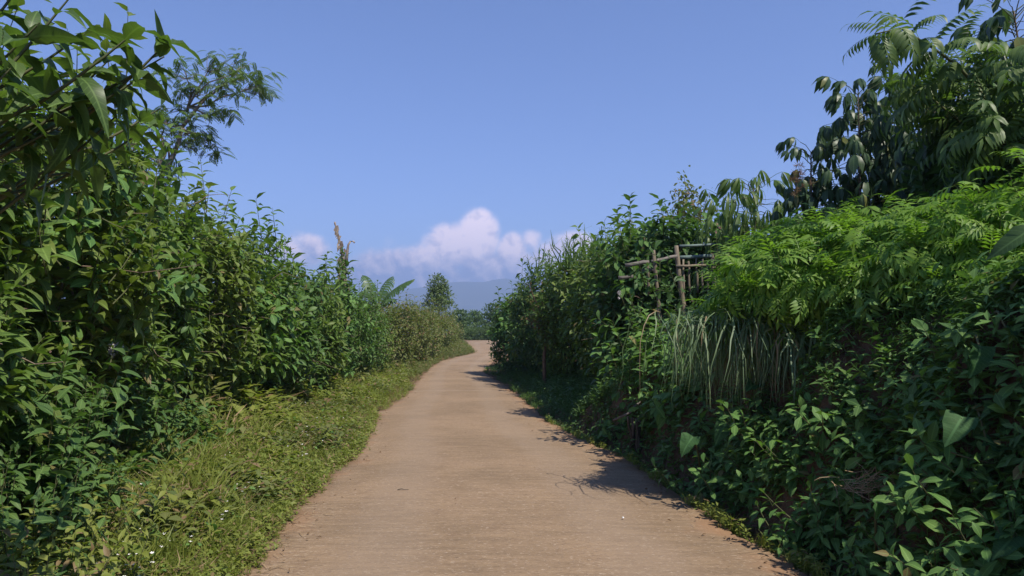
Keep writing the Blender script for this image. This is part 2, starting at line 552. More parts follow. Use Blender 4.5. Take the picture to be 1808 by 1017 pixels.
def shoots(pl, tips, dirs, lens, nleaf, L, ts, mat, t0=.1, a0=82, a1=22, curve=.25, sag=.25, stem_r=.006, stem_mat=None, up=.55,
           part='leaf', single=True, wscale=1.0, stems=True, young=.55):
    """Leafy shoots: each a curved stem with leaves set in a spiral."""
    n = len(tips)
    if n == 0: return
    tips = np.asarray(tips, float); dirs = unit(np.asarray(dirs, float)); lens = np.broadcast_to(np.asarray(lens, float), (n,))
    U = np.array([0, 0, 1.])
    base = tips - dirs * lens[:, None]
    def pt(t): return base + dirs * (lens * t)[:, None] + U * (curve * lens * (t * t - t))[:, None]
    i = np.arange(nleaf)
    t = t0 + (1 - t0) * (i + .5) / nleaf
    tt = np.clip(t[None, :] + rng.normal(0, .02, (n, nleaf)), 0, 1)
    pos = base[:, None, :] + dirs[:, None, :] * (lens[:, None] * tt)[..., None] + U * (curve * lens[:, None] * (tt * tt - tt))[..., None]
    tan = unit(dirs[:, None, :] + U * (curve * (2 * tt - 1))[..., None])
    ref = np.array([.31, .17, .05])
    A = unit(np.cross(tan, ref)); B = np.cross(tan, A)
    ph = i[None, :] * 2.39996 + rng.uniform(0, 6.28, (n, 1)) + rng.normal(0, .25, (n, nleaf))
    rad = A * np.cos(ph)[..., None] + B * np.sin(ph)[..., None]
    al = np.radians(a0 + (a1 - a0) * t[None, :] ** 1.6 + rng.normal(0, 9, (n, nleaf)))
    ax = tan * np.cos(al)[..., None] + rad * np.sin(al)[..., None]
    ax = unit(ax - U * (sag * (1 - t[None, :] * .7) * rng.uniform(.3, 1.3, (n, nleaf)))[..., None])
    nr = tan * (1 - up) + U * up + rng.normal(0, .25, (n, nleaf, 3))
    ln = L * (young + (1 - young) * np.sin(math.pi * np.clip(.2 + .75 * t, 0, 1)))[None, :] * rng.uniform(.75, 1.2, (n, nleaf))
    ax, nr, ln, pos = ax.reshape(-1, 3), nr.reshape(-1, 3), ln.ravel(), pos.reshape(-1, 3)
    pl.leaves(ts, frames(ax, nr, ln, ln * wscale), pos, ln, mat, part, single)
    if stems:
        tl = [tube_t([pt_i for pt_i in (base[k] + dirs[k] * lens[k] * q + U * curve * lens[k] * (q * q - q) for q in (0, .35, .7, 1))],
                     [stem_r, stem_r * .85, stem_r * .65, stem_r * .35], 4, False) for k in range(n)]
        pl.part('stem', join_t(tl), stem_mat or M_STEM, 'stuff')


def crown_points(c, r, n, p=2.6, f=(.74, 1.02), zmin=None, back=.3, low=-1.0):
    """Points in the outer shell of a rounded block and the way out from each."""
    c = np.asarray(c, float); r = np.asarray(r, float)
    out, nor = [], []
    got = 0
    while got < n:
        d = unit(rng.normal(0, 1, (n * 2, 3)))
        s = (np.abs(d / r) ** p).sum(1) ** (-1 / p)
        nn = unit(np.sign(d) * np.abs(d * s[:, None] / r) ** (p - 1) / r)
        q = c + d * s[:, None] * rng.uniform(f[0], f[1], (len(d), 1))
        q = q + (vnoise(q[:, 0] + q[:, 1], q[:, 2] + q[:, 1] * .5, 1.4, 11) - .5)[:, None] * nn * .5
        cd = unit(np.array([0, 0, 1.5]) - q)
        keep = ((nn * cd).sum(1) > -.25) | (rng.random(len(d)) < back)
        keep &= nn[:, 2] > low
        if zmin is not None: keep &= q[:, 2] > zmin + rng.uniform(0, .3, len(d))
        out.append(q[keep]); nor.append(nn[keep]); got += keep.sum()
    return np.vstack(out)[:n], np.vstack(nor)[:n]


def bent(a, b, k=5, wob=.08):
    a, b = np.asarray(a, float), np.asarray(b, float)
    t = np.linspace(0, 1, k)[:, None]
    w = rng.normal(0, wob, (k, 3)) * np.linalg.norm(b - a) * np.sin(math.pi * t)
    return a + (b - a) * t + w


def bush(label, x, y, top, rx, ry, nsh, nleaf=12, L=.15, ts=None, mat=None, name='hedge_shrub', cat='shrub', group=None, bottom=.45,
         tall=6, tall_len=.6, inner=350, low=-1.0, slen=.5, back=.3, outw=.55, sag=.25, up=.55, limit=300, trunk=True, single=True, p=2.6, imat=None, bark=None, stemmat=None, wscale=1.0, a0=82, young=.55, mix=None):
    ts = ts or T_HEDGE; mat = mat or M_HEDGE
    g = float(gz(x, y))
    pl = Plant(name, label, cat, group, (x, y, g), limit)
    zc, rz = (top + g + bottom) / 2, (top - g - bottom) / 2
    c, r = (x, y, zc), (rx, ry, rz)
    q, nn = crown_points(c, r, nsh, p, zmin=g + bottom * .6, back=back, low=low)
    d = unit(nn * outw + np.array([0, 0, .75]) + rng.normal(0, .25, q.shape))
    shoots(pl, q, d, rng.uniform(.7, 1.25, nsh) * slen, nleaf, L, ts, mat, sag=sag, up=up, single=single, stem_mat=stemmat, wscale=wscale, a0=a0, young=young)
    if mix:
        m2 = max(6, int(nsh * .16))
        q, nn = crown_points(c, r, m2, p, f=(.9, 1.06), zmin=g + .3, back=back)
        d = unit(nn * 1.1 + np.array([0, 0, .35]) + rng.normal(0, .35, q.shape))
        shoots(pl, q, d, rng.uniform(.4, .9, m2) * slen, 9, L * rng.uniform(.9, 1.25), T_OBOV, mix, sag=.45, up=.5, single=single, young=.75, a0=70, a1=45)
        q, nn = crown_points(c, r, 14, p, f=(.9, 1.0), zmin=g + .2, back=.1)
        tw = [tube_t(bent(a - n_ * .35, a + (n_ + rng.normal(0, .5, 3)) * rng.uniform(.08, .3), 5, .08), [.006, .005, .004, .003, .002], 4, False) for a, n_ in zip(q, nn)]
        pl.part('dead_twig', join_t(tw), M_TWIG, 'stuff')
    if tall:
        th = rng.uniform(0, 6.28, tall); rr = np.sqrt(rng.random(tall)) * .85
        tp = np.stack([x + np.cos(th) * rr * rx, y + np.sin(th) * rr * ry, np.full(tall, top)], 1)
        tp[:, 2] += rng.uniform(.0, .75, tall) * tall_len
        dd = unit(np.array([0, 0, 1.]) + rng.normal(0, .16, (tall, 3)))
        shoots(pl, tp, dd, rng.uniform(.8, 1.1, tall) * (tall_len + .25), nleaf + 1, L * 1.3, ts, mat, curve=.05, sag=.5, single=single, stem_mat=stemmat, young=.62, a0=80, a1=38, t0=.05)
    if inner:
        q, nn = crown_points(c, (rx * .85, ry * .85, rz * .9), inner, p, f=(.35, .85), back=.6)
        dd = unit(rng.normal(0, 1, q.shape) + np.array([0, 0, -.2])); ll = np.full(inner, L * 1.35)
        pl.leaves(T_HEDGE_LOW, frames(dd, rng.normal(0, 1, q.shape) + np.array([0, 0, .8]), ll), q, ll, imat or mat, 'leaf', False)
    if trunk:
        tl = []
        for k in range(int(5 + 3 * random.random())):
            th = random.uniform(0, 6.28); rb = random.uniform(.1, .55)
            a = np.array([x + math.cos(th) * rb * rx, y + math.sin(th) * rb * ry, g - .05])
            b = np.array([x + math.cos(th) * rx * random.uniform(.3, .85), y + math.sin(th) * ry * random.uniform(.3, .85), zc + rz * random.uniform(-.3, .7)])
            tl.append(tube_t(bent(a, b, 6, .06), np.linspace(.022, .008, 6), 5))
        pl.part('branch', join_t(tl), bark or M_BARK, 'stuff')
    return pl


# ------------------------------------------------------------------ the setting
def struct(name, t, mat, smooth=True):
    o = bpy.data.objects.new(name, to_mesh(name, t, mat, smooth)); COL.objects.link(o)
    o['kind'] = 'structure'
    return o


def grid_t(X, Y, Z, UVs=None):
    ny, nx = X.shape
    V = np.stack([X, Y, Z], -1).reshape(-1, 3)
    i = np.arange(ny * nx).reshape(ny, nx)
    f = np.stack([i[:-1, :-1], i[:-1, 1:], i[1:, 1:], i[1:, :-1]], -1).reshape(-1, 4)
    o = Tmpl.__new__(Tmpl)
    o.V = V; o.loops = f.ravel().astype(np.int32); o.tot = np.full(len(f), 4, np.int32)
    o.UV = V[o.loops][:, :2] * .1
    return o


def spaced(a, b, d, far, k=1.28):
    v = list(np.arange(a, b + 1e-6, d)); s = d; lo, hi = a, b
    while hi < far: s *= k; hi += s; v.append(hi)
    s = d; out = []
    while lo > -far: s *= k; lo -= s; out.append(lo)
    return np.array(out[::-1] + v)


gx = spaced(-6.5, 5.5, .14, 9000); gy = spaced(0, 30, .2, 9000)
GX, GY = np.meshgrid(gx, gy)


def ground_mat():
    m = bpy.data.materials.new('soil'); m.use_nodes = True
    t = NT(m.node_tree)
    tcn = t.n('ShaderNodeTexCoord'); ob = tcn.outputs['Object']
    n1, n2, n3 = t.noise(ob, 1.3, 5), t.noise(ob, 14, 6, .65), t.noise(ob, 70, 4, .7)
    c = t.mix(t.ramp(n1, .35, .65), (.125, .075, .045), (.190, .110, .062))
    c = t.mix(t.ramp(n2, .42, .68), c, (.070, .048, .032))
    c = t.mix(t.m('MULTIPLY', t.ramp(n3, .56, .7), .5), c, (.26, .19, .12))
    # far fields are green
    s = t.n('ShaderNodeSeparateXYZ'); t.l(ob, s.inputs[0])
    dist = t.m('SQRT', t.m('ADD', t.m('MULTIPLY', s.outputs[0], s.outputs[0]), t.m('MULTIPLY', s.outputs[1], s.outputs[1])))
    c = t.mix(t.ramp(dist, 45, 120), c, (.055, .085, .030))
    b = t.n('ShaderNodeBsdfPrincipled'); t.l(c, b.inputs['Base Color']); b.inputs['Roughness'].default_value = .95
    b.inputs['Specular IOR Level'].default_value = .1
    bp = t.n('ShaderNodeBump'); bp.inputs['Strength'].default_value = .7; bp.inputs['Distance'].default_value = .05
    t.l(t.m('ADD', n2, t.m('MULTIPLY', n3, .4)), bp.inputs['Height']); t.l(bp.outputs[0], b.inputs['Normal'])
    o = t.n('ShaderNodeOutputMaterial'); t.l(b.outputs[0], o.inputs[0])
    return m


M_SOIL = ground_mat()
struct('ground', grid_t(GX, GY, gz(GX, GY)), M_SOIL)


def road_mat():
    m = bpy.data.materials.new('worn_concrete'); m.use_nodes = True
    t = NT(m.node_tree)
    tcn = t.n('ShaderNodeTexCoord'); ob = tcn.outputs['Object']
    uv = t.n('ShaderNodeUVMap'); s = t.n('ShaderNodeSeparateXYZ'); t.l(uv.outputs[0], s.inputs[0])
    n1 = t.noise(ob, .55, 4)
    n2 = t.noise(t.scale(ob, (.9, 6.5, 1)), 2.2, 5, .6)              # brush marks across the lane
    n3 = t.noise(t.scale(ob, (.6, 1, 1)), 48, 4, .75)
    n4 = t.noise(t.scale(ob, (2.2, 17, 1)), 3.4, 4, .75)
    n5 = t.noise(ob, 5.5, 5, .65)
    c = t.mix(t.ramp(n1, .35, .65), (.196, .136, .083), (.264, .182, .113))
    c = t.mix(t.m('MULTIPLY', t.ramp(n2, .36, .7), .55), c, (.320, .222, .135))
    c = t.mix(t.m('MULTIPLY', t.ramp(n5, .48, .74), .38), c, (.165, .106, .064))
    c = t.mix(t.m('MULTIPLY', t.ramp(n4, .60, .74), .55), c, (.50, .39, .28))
    c = t.mix(t.m('MULTIPLY', t.ramp(n3, .52, .66), .55), c, (.125, .085, .058))
    c = t.mix(t.m('MULTIPLY', t.ramp(t.noise(t.scale(ob, (.35, 1, 1)), 70, 3, .7), .58, .70), .6), c, (.58, .47, .36))
    # clay washed on from both edges, wheel tracks a little greyer
    e = t.m('ABSOLUTE', t.m('SUBTRACT', s.outputs[0], .5))
    clay = t.m('MULTIPLY', t.ramp(t.m('ADD', e, t.m('MULTIPLY', t.m('SUBTRACT', t.noise(ob, 2.2, 5, .6), .5), .28)), .41, .51), .6)
    c = t.mix(clay, c, (.270, .150, .082))
    tr = t.m('SUBTRACT', 1.0, t.ramp(t.m('ABSOLUTE', t.m('SUBTRACT', e, .24)), .03, .12))
    c = t.mix(t.m('MULTIPLY', tr, .30), c, (.290, .220, .160))
    b = t.n('ShaderNodeBsdfPrincipled'); t.l(c, b.inputs['Base Color']); b.inputs['Roughness'].default_value = .9
    b.inputs['Specular IOR Level'].default_value = .2
    bp = t.n('ShaderNodeBump'); bp.inputs['Strength'].default_value = .5; bp.inputs['Distance'].default_value = .012
    t.l(t.m('ADD', t.m('ADD', n2, n4), n3), bp.inputs['Height']); t.l(bp.outputs[0], b.inputs['Normal'])
    o = t.n('ShaderNodeOutputMaterial'); t.l(b.outputs[0], o.inputs[0])
    return m


M_ROAD = road_mat()
ry_ = np.concatenate([np.arange(-8, 12, .12), np.arange(12, 72, .3)])
na = 15
u = np.linspace(0, 1, na)
jl = (vnoise(ry_, ry_ * 0, 2.1, 1) - .5) * .16 + (vnoise(ry_, ry_ * 0, 7, 2) - .5) * .09
jr = (vnoise(ry_, ry_ * 0, 2.3, 4) - .5) * .16 + (vnoise(ry_, ry_ * 0, 7, 6) - .5) * .09
XL, XR = xl(ry_) - .03 + jl, xr(ry_) + .03 + jr
RX = XL[:, None] + (XR - XL)[:, None] * u[None, :]
RY = np.repeat(ry_[:, None], na, 1)
RZ = rise(RY) + .03 * (1 - (2 * u[None, :] - 1) ** 2) + (vnoise(RX, RY, .8, 9) - .5) * .012
RXs = np.hstack([RX[:, :1] - .02, RX, RX[:, -1:] + .02]); RYs = np.hstack([RY[:, :1], RY, RY[:, -1:]])
RZs = np.hstack([RZ[:, :1] - .14, RZ, RZ[:, -1:] - .14])
rt = grid_t(RXs, RYs, RZs)
uu = np.repeat(np.concatenate([[0], u, [1]])[None, :], len(ry_), 0)
rt.UV = np.stack([uu.ravel(), RYs.ravel() * .1], -1)[rt.loops]
road = struct('road', rt, M_ROAD)
# pale joints between the poured slabs, parts of the road
M_JOINT = plain_mat('joint_filler', (.38, .30, .22), (.52, .43, .33), 6)
for jy in (19.4, 24.2, 29.6, 36.0):
    xs = np.linspace(float(xl(jy)) + .15, float(xr(jy)) - .15, 14)
    yy = jy + (vnoise(xs, xs * 0 + jy, 3.0, 2) - .5) * .08
    wv = .018 + .03 * vnoise(xs, xs * 0 + jy, 2.0, 8) + jy * .0009
    uq = (xs - float(xl(jy))) / (float(xr(jy)) - float(xl(jy)))
    zz = rise(yy) + .03 * (1 - (2 * uq - 1) ** 2) + (vnoise(xs, yy, .8, 9) - .5) * .012 + .004
    o = bpy.data.objects.new('joint', to_mesh('joint', ribbon_t(np.stack([xs, yy, zz], 1), wv), M_JOINT)); COL.objects.link(o); o.parent = road

# mountain far behind the lane
mx = np.linspace(-3600, 3600, 90); my = np.linspace(3600, 5600, 26)
MX, MY = np.meshgrid(mx, my)
ridge = np.interp(MX, [-3600, -2200, -1200, -700, -350, -120, 150, 500, 1100, 2200, 3600], [40, 110, 180, 255, 325, 335, 285, 210, 140, 90, 30])
prof = np.sin(np.clip((MY - 3600) / 2000, 0, 1) * math.pi) ** .8
MZ = ridge * prof * (.86 + .28 * vnoise(MX, MY, .0035, 3)) + 26 * (vnoise(MX, MY, .011, 7) - .5) * prof - 2
struct('mountain', grid_t(MX, MY, MZ), plain_mat('mountain_forest', (.028, .050, .026), (.070, .085, .040), .02))

# ------------------------------------------------------------------ left side
# tall shrub whose big leaves hang into the picture close by
pl = Plant('big_leaved_shrub', 'tall close shrub with large folded drooping leaves on thin branches against the sky', 'shrub', None, (-2.35, 1.9, float(gz(-2.35, 1.9))))
BR = [(128, -10, 2.5), (240, 55, 2.45), (190, 108, 2.5), (262, 128, 2.55), (70, 40, 2.25), (20, 120, 2.1), (60, 175, 2.3), (120, 215, 2.45),
      (205, 205, 2.65), (-60, 60, 2.15), (-50, 190, 2.3), (268, 222, 3.1), (-20, -10, 2.1), (60, -60, 2.4), (150, 60, 2.6), (215, 165, 2.7),
      (40, 230, 2.5), (290, 100, 2.6), (285, 190, 3.0), (300, 70, 2.6), (10, 60, 2.3)]
tips = np.array([P(*b) for b in BR])
hub = np.array([-2.2, 2.2, 1.7])
dv = unit(tips - hub - rng.normal(0, .12, tips.shape) + np.array([0, 0, .1]))
shoots(pl, tips, dv, rng.uniform(.38, .55, len(tips)), 10, .195, T_BIG, M_BIG, t0=.12, a0=88, a1=32, sag=.22, curve=.1, stem_r=.007, up=.6, young=.75)
tl = [tube_t(bent((-2.45, 1.85, float(gz(-2.4, 1.9))), hub, 6, .04), np.linspace(.03, .02, 6), 7)]
for tp, d in zip(tips, dv):
    tl.append(tube_t(bent(hub + rng.normal(0, .1, 3), tp - d * .4, 5, .05), np.linspace(.009, .005, 5), 5))
pl.part('branch', join_t(tl), M_STEM, 'stuff')

M_HEDGE_Y = leaf_mat('yellowish_hedge_leaf', (.080, .125, .022), (.150, .200, .045), rough=.52, spec=.28, dry=((.19, .14, .06), .03))
M_HEDGE_D = leaf_mat('deep_hedge_leaf', (.052, .112, .028), (.104, .180, .046), rough=.5, spec=.28, dry=((.16, .11, .05), .02))
LH = [(4.1, -3.7, 3.25, .9, .20, M_HEDGE, 'shaded hedge shrub tight behind the big drooping leaves at the picture edge'),
      (5.7, -4.1, 3.85, 1.1, .19, M_HEDGE_Y, 'tall hedge shrub behind the close big-leaved branches, beside the white seed heads'),
      (7.6, -4.4, 3.6, 1.2, .20, M_HEDGE, 'hedge shrub with long glossy leaves above the sunny weeds, second along the verge'),
      (9.5, -4.6, 3.3, 1.2, .185, M_HEDGE_Y, 'tall hedge shrub under the feathery tree with shoots against the sky, third along the verge'),
      (11.4, -4.6, 3.3, 1.2, .20, M_HEDGE, 'hedge shrub with two tall leafy shoots rising into the sky, fourth along the verge'),
      (13.4, -4.65, 3.0, 1.25, .19, M_HEDGE_D, 'hedge shrub with bare dark stems showing at its foot, fifth along the verge'),
      (15.6, -4.7, 2.85, 1.3, .18, M_HEDGE, 'dense hedge shrub with small tip shoots, sixth along the verge before the dead stalk'),
      (18.1, -4.75, 2.8, 1.35, .17, M_HEDGE_D, 'dense leafy hedge shrub in front of the dead banana stalk, seventh along the verge'),
      (21.0, -4.7, 2.75, 1.4, .165, M_HEDGE_D, 'neat dense hedge shrub below the banana leaves, eighth along the verge'),
      (24.2, -4.95, 2.7, 1.5, .17, M_HEDGE, 'dense hedge shrub ending the neat part of the hedge, just past the banana plant')]
for k, (y, x, top, ry, lsz, hm, lab) in enumerate(LH):
    near = y < 14
    bush(lab, x, y, top, 1.15 if y > 4.5 else .9, ry * 1.02, 360 if near else 300, 12 if near else 11, lsz, T_HEDGE if near else T_HEDGE_LOW if y > 20 else T_HEDGE,
         hm, group='shrubs of the hedge along the sunny verge', tall=8 if k not in (3, 4) else 12, tall_len=.5, inner=650, bottom=.3, mix=(M_HEDGE_Y, M_BANKWEED, M_HEDGE_D)[k % 3])
MID = [(28.0, -4.75, 2.75, 1.7, M_BROWN, 'overgrown bush mixed with yellowing stems just behind the neat hedge'),
       (32.0, -4.65, 2.75, 1.9, M_BROWN, 'yellowish overgrown bush just in front of the round tree'),
       (37.0, -4.65, 2.9, 2.2, M_BROWN, 'weedy bush with dry brown stems where the lane starts to bend'),
       (43.0, -4.65, 2.9, 2.6, M_BROWN, 'weedy bush with reddish dry patch on the inside of the bend'),
       (50.0, -4.65, 2.8, 3.0, M_BROWN, 'last overgrown bush before the lane disappears round the bend')]
for (y, x, top, ry, mt, lab) in MID:
    bush(lab, x, y, top, 1.35, ry, 300, 10, .22, T_HEDGE_LOW, mt, name='wild_bush', cat='bush', group='wild bushes at the bend', tall=14, tall_len=.5, inner=300, bottom=.15, slen=.6)

# feathery tree behind the hedge
def feather_tree():
    Yt = 17.0
    b0 = np.array([P(286, 420, Yt)[0], Yt, float(gz(-8, Yt))])
    pl = Plant('feathery_tree', 'slender tree with feathery dark leaf tiers leaning over the hedge against the sky', 'tree', None, b0)
    f1, f2 = P(282, 330, Yt), P(304, 300, Yt)
    tl = [tube_t(bent(b0, f1, 7, .01), np.linspace(.10, .07, 7), 8)]
    ends = [(440, 118, 0), (395, 105, .3), (340, 125, -.3), (470, 150, .2), (330, 200, .4), (400, 205, 0), (300, 215, -.4), (270, 200, .5), (250, 270, .3), (290, 290, -.2), (385, 250, .2),
            (360, 165, -.1), (420, 150, -.3), (260, 330, -.1), (300, 360, .3), (345, 240, .0)]
    forks = [P(298, 255, Yt), P(321, 225, Yt), P(331, 190, Yt)]
    tl += [tube_t(bent(f1, P(321, 225, Yt), 6, .03), np.linspace(.065, .045, 6), 7), tube_t(bent(f1, P(286, 240, Yt), 6, .03), np.linspace(.05, .03, 6), 7),
           tube_t(bent(P(321, 225, Yt), P(401, 145, Yt), 6, .03), np.linspace(.045, .02, 6), 6)]
    pos, dr = [], []
    for (px, py, dy) in ends:
        e = P(px - 14, py, Yt + dy)
        f = min(forks, key=lambda q: np.linalg.norm(q - e))
        path = bent(f, e, 5, .06)
        tl.append(tube_t(path, np.linspace(.028, .008, 5), 5))
        for k in range(12):
            th = random.uniform(0, 6.28)
            q = e + np.array([math.cos(th) * random.uniform(0, .7), math.sin(th) * random.uniform(0, .7), random.uniform(-.28, .2)])
            tl.append(tube_t(bent(path[3], q, 3, .05), [.008, .006, .004], 4, False))
            for j in range(6):
                a = random.uniform(0, 6.28)
                pos.append(q + rng.normal(0, .06, 3)); dr.append((math.cos(a) + .25, math.sin(a), random.uniform(-.35, .2)))
    pos = np.array(pos); dr = np.array(dr); L = rng.uniform(.22, .32, len(pos))
    pl.leaves(T_FEATHER, frames(dr, np.array([[0, 0, 1.]]) + rng.normal(0, .2, dr.shape), L), pos, L, M_PINN, 'leaf')
    pl.part('trunk', join_t(tl), M_PALEBARK)
feather_tree()

# dead banana stalk and banana plant
def ragged(a, b, r, n=8):
    return tube_t(bent(a, b, n, .02), r * (1 + .16 * np.sin(np.arange(n) * 2.3)) * np.linspace(1, .7, n), 7)
Yd = 21.6
pl = Plant('dead_banana_stalk', 'withered pale banana stalk with a curled dry tip standing above the hedge', 'dead plant', None, P(603, 600, Yd))
pl.part('trunk', join_t([ragged(np.array([P(604, 600, Yd)[0], Yd, rise(Yd)]), P(607, 470, Yd), .10), ragged(P(607, 475, Yd), P(604, 440, Yd), .055)]), M_DEAD)
pl.part('stalk', join_t([ragged(P(604, 445, Yd), P(596, 408, Yd), .034), ragged(P(596, 410, Yd), P(591, 392, Yd), .038)]), M_DEAD)
pl.part('curled_tip', tube_t([P(*q, Yd) for q in ((611, 470), (613, 445), (615, 432), (619, 426), (624, 426), (626, 429))], [.05, .045, .03, .028, .03, .025], 6), M_DEAD)
rag = []
for k in range(40):
    py_ = random.uniform(392, 520); q = P(np.interp(py_, [392, 440, 520], [592, 604, 607]) + random.uniform(-1, 1) * np.interp(py_, [392, 440, 520], [2, 5, 12]), py_, Yd - random.uniform(0, .15))
    rag.append(ribbon_t(bent(q, q + np.array([random.uniform(-.07, .07), -.05, -random.uniform(.12, .4)]), 4, .12), [.05, .07, .05, .015], (0, -1, 0)))
pl.part('dry_husk', join_t(rag[::2]), M_HUSK, 'stuff')
pl.part('dry_husk', join_t(rag[1::2]), M_HUSK, 'stuff')


tp = np.array([P(px_, py_, 20.9) for (px_, py_) in ((585, 462), (600, 448), (572, 486), (618, 500), (606, 470), (624, 525), (592, 492), (610, 510), (598, 520), (603, 440), (612, 462), (596, 470), (609, 482), (601, 495), (615, 478))])
shoots(pl, tp, rng.normal(0, .25, tp.shape) + np.array([0, -.1, 1.]), .7, 12, .30, T_HEDGE, M_HEDGE_D, curve=.05, sag=.3)


def banana():
    Yb = 26.0
    base = np.array([P(668, 540, Yb)[0], Yb, float(gz(-5, Yb))])
    pl = Plant('banana_plant', 'banana plant with broad torn green leaves spreading above the hedge', 'banana plant', None, base)
    crown = P(664, 545, Yb)
    pl.part('trunk', tube_t(bent(base, crown, 6, .01), np.linspace(.16, .1, 6), 9), M_STEM)
    arcs = [  # start, mid, end, half width
        ([(668, 545), (690, 505), (732, 493)], .34, -.2, 15), ([(665, 545), (678, 500), (694, 488)], .30, .5, 12),
        ([(660, 545), (650, 500), (634, 520)], .34, -.3, 12), ([(664, 545), (655, 490), (640, 486)], .30, .3, 10),
        ([(667, 548), (688, 520), (692, 530)], .30, -.5, 12), ([(662, 545), (640, 530), (625, 535)], .28, .4, 10)]
    for (pp, hw, dy, n) in arcs:
        a, m_, b = P(*pp[0], Yb), P(*pp[1], Yb + dy * .5), P(*pp[2], Yb + dy)
        ts = np.linspace(0, 1, n + 1)
        curve = lambda t: a * (1 - t) ** 2 + m_ * 2 * t * (1 - t) + b * t * t
        V, UV, faces = [], [], []
        for i in range(n):
            t0_, t1_ = ts[i] * .86 + .14, ts[i + 1] * .86 + .14
            for sg in (-1, 1):
                tear = random.uniform(.0, .012) if random.random() < .5 else .002
                k = len(V)
                for q in (t0_ + tear, t1_ - tear):
                    c = curve(q); tn = unit(curve(min(1, q + .01)) - curve(q - .01))
                    sd = unit(np.cross(tn, (0, -.25, 1)))
                    w = hw * (math.sin(math.pi * min(1, ((q - .14) / .86) * .93 + .07)) ** .55)
                    fall = random.uniform(.45, .8)
                    V += [c, c + sd * sg * w * .55 + np.array([0, 0, -.06 * w]) + tn * w * .1, c + sd * sg * w * .95 + np.array([0, 0, -fall * w]) + tn * w * .2]
                    UV += [(.5, q), (.5 + sg * .28, q), (.5 + sg * .5, q)]
                faces += [(k, k + 1, k + 4, k + 3), (k + 1, k + 2, k + 5, k + 4)]
        blade = Tmpl(V, faces, UV)
        rib = tube_t([curve(t) for t in np.linspace(0, 1, 7)], np.linspace(.035, .01, 7), 5)
        pl.part('leaf', join_t([blade, rib]), M_BANANA)
banana()

# round tree past the bend, far bushes and trees
def small_tree(label, px, ptop, Y, half, zfrac, mat, name='round_tree', n=260, L=.3, trunk_r=.12, group=None, sub=7):
    top = P(px, ptop, Y)
    g = float(gz(top[0], Y))
    pl = Plant(name, label, 'tree', group, (top[0], Y, g))
    h = top[2] - g
    cz0 = g + h * zfrac
    tl = [tube_t(bent((top[0], Y, g), (top[0], Y, cz0 + (top[2] - cz0) * .6), 6, .015), np.linspace(trunk_r, trunk_r * .4, 6), 7)]
    pts, nrs = [], []
    for k in range(sub):                                             # the crown in tiers of clumps
        f = k / max(1, sub - 1)
        th = k * 2.4
        rr = half * (1 - f) ** .7 * .62
        c = np.array([top[0] + math.cos(th) * rr, Y + math.sin(th) * rr, cz0 + (top[2] - cz0) * (.12 + .78 * f)])
        tl.append(tube_t(bent((top[0], Y, cz0 + (top[2] - cz0) * f * .5), c, 4, .05), np.linspace(trunk_r * .45, .02, 4), 5))
        q, nn = crown_points(c, (half * .52, half * .52, (top[2] - cz0) * .17), n, 2.0, f=(.5, 1.05), back=.6)
        pts.append(q); nrs.append(nn)
    q, nn = np.vstack(pts), np.vstack(nrs)
    d = unit(nn + np.array([0, 0, .2]) + rng.normal(0, .5, q.shape)); ll = rng.uniform(.7, 1.3, len(q)) * L
    pl.leaves(T_HEDGE_LOW, frames(d, rng.normal(0, .6, q.shape) + np.array([0, 0, 1.]), ll), q, ll, mat)
    pl.part('trunk', join_t(tl), M_PALEBARK)
    return pl


small_tree('round crowned tree with pale trunk standing alone beyond the bend', 774, 492, 60, 1.4, .45, M_TREE, 'round_tree', 230, .27, .13, sub=13)
FB = [(870, 542, 84, 2.0, 'dark round tree beside the hedge end behind the far bend'), (838, 553, 92, 2.4, 'tree of paler green behind the far bend'),
      (812, 552, 88, 2.2, 'tree between the round crowned tree and the far bend'), (905, 540, 80, 2.4, 'tree mostly hidden by the hedge end behind the far bend')]
for (px, pt, Y, hf, lab) in FB:
    small_tree(lab, px, pt, Y, hf, .12, M_FAR, 'far_tree', 300, .34, .12, 'trees behind the far bend', 8)
FBB = [(832, 577, 78, 'low clipped bush facing the lane at the far bend'), (858, 574, 76, 'low bush in the middle of the far bend'),
       (882, 572, 75, 'low bush of the far bend next to the tall hedge'), (808, 575, 79, 'low bush of the far bend behind the weeds')]
for (px, pt, Y, lab) in FBB:
    q = P(px, pt, Y)
    bush(lab, q[0], Y, q[2], 1.5, 1.2, 220, 9, .2, T_HEDGE_LOW, M_FAR, name='far_bush', cat='bush', group='bushes at the far bend', tall=3, tall_len=.3, inner=200, bottom=.0, slen=.5)

# ------------------------------------------------------------------ right side: hedge
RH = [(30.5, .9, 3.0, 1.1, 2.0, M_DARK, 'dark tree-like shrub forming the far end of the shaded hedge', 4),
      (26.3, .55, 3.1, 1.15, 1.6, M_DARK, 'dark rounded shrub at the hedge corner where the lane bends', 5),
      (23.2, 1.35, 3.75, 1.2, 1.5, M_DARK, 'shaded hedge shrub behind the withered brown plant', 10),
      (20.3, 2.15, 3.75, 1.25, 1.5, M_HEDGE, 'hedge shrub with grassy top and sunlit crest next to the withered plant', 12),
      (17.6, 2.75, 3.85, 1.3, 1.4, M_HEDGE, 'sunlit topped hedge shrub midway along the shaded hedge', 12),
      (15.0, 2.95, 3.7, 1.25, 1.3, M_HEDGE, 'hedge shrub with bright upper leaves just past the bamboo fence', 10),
      (12.9, 2.8, 3.65, 1.3, 1.1, M_DARK, 'dark glossy shrub towering over the bamboo fence with shoots against the sky', 7)]
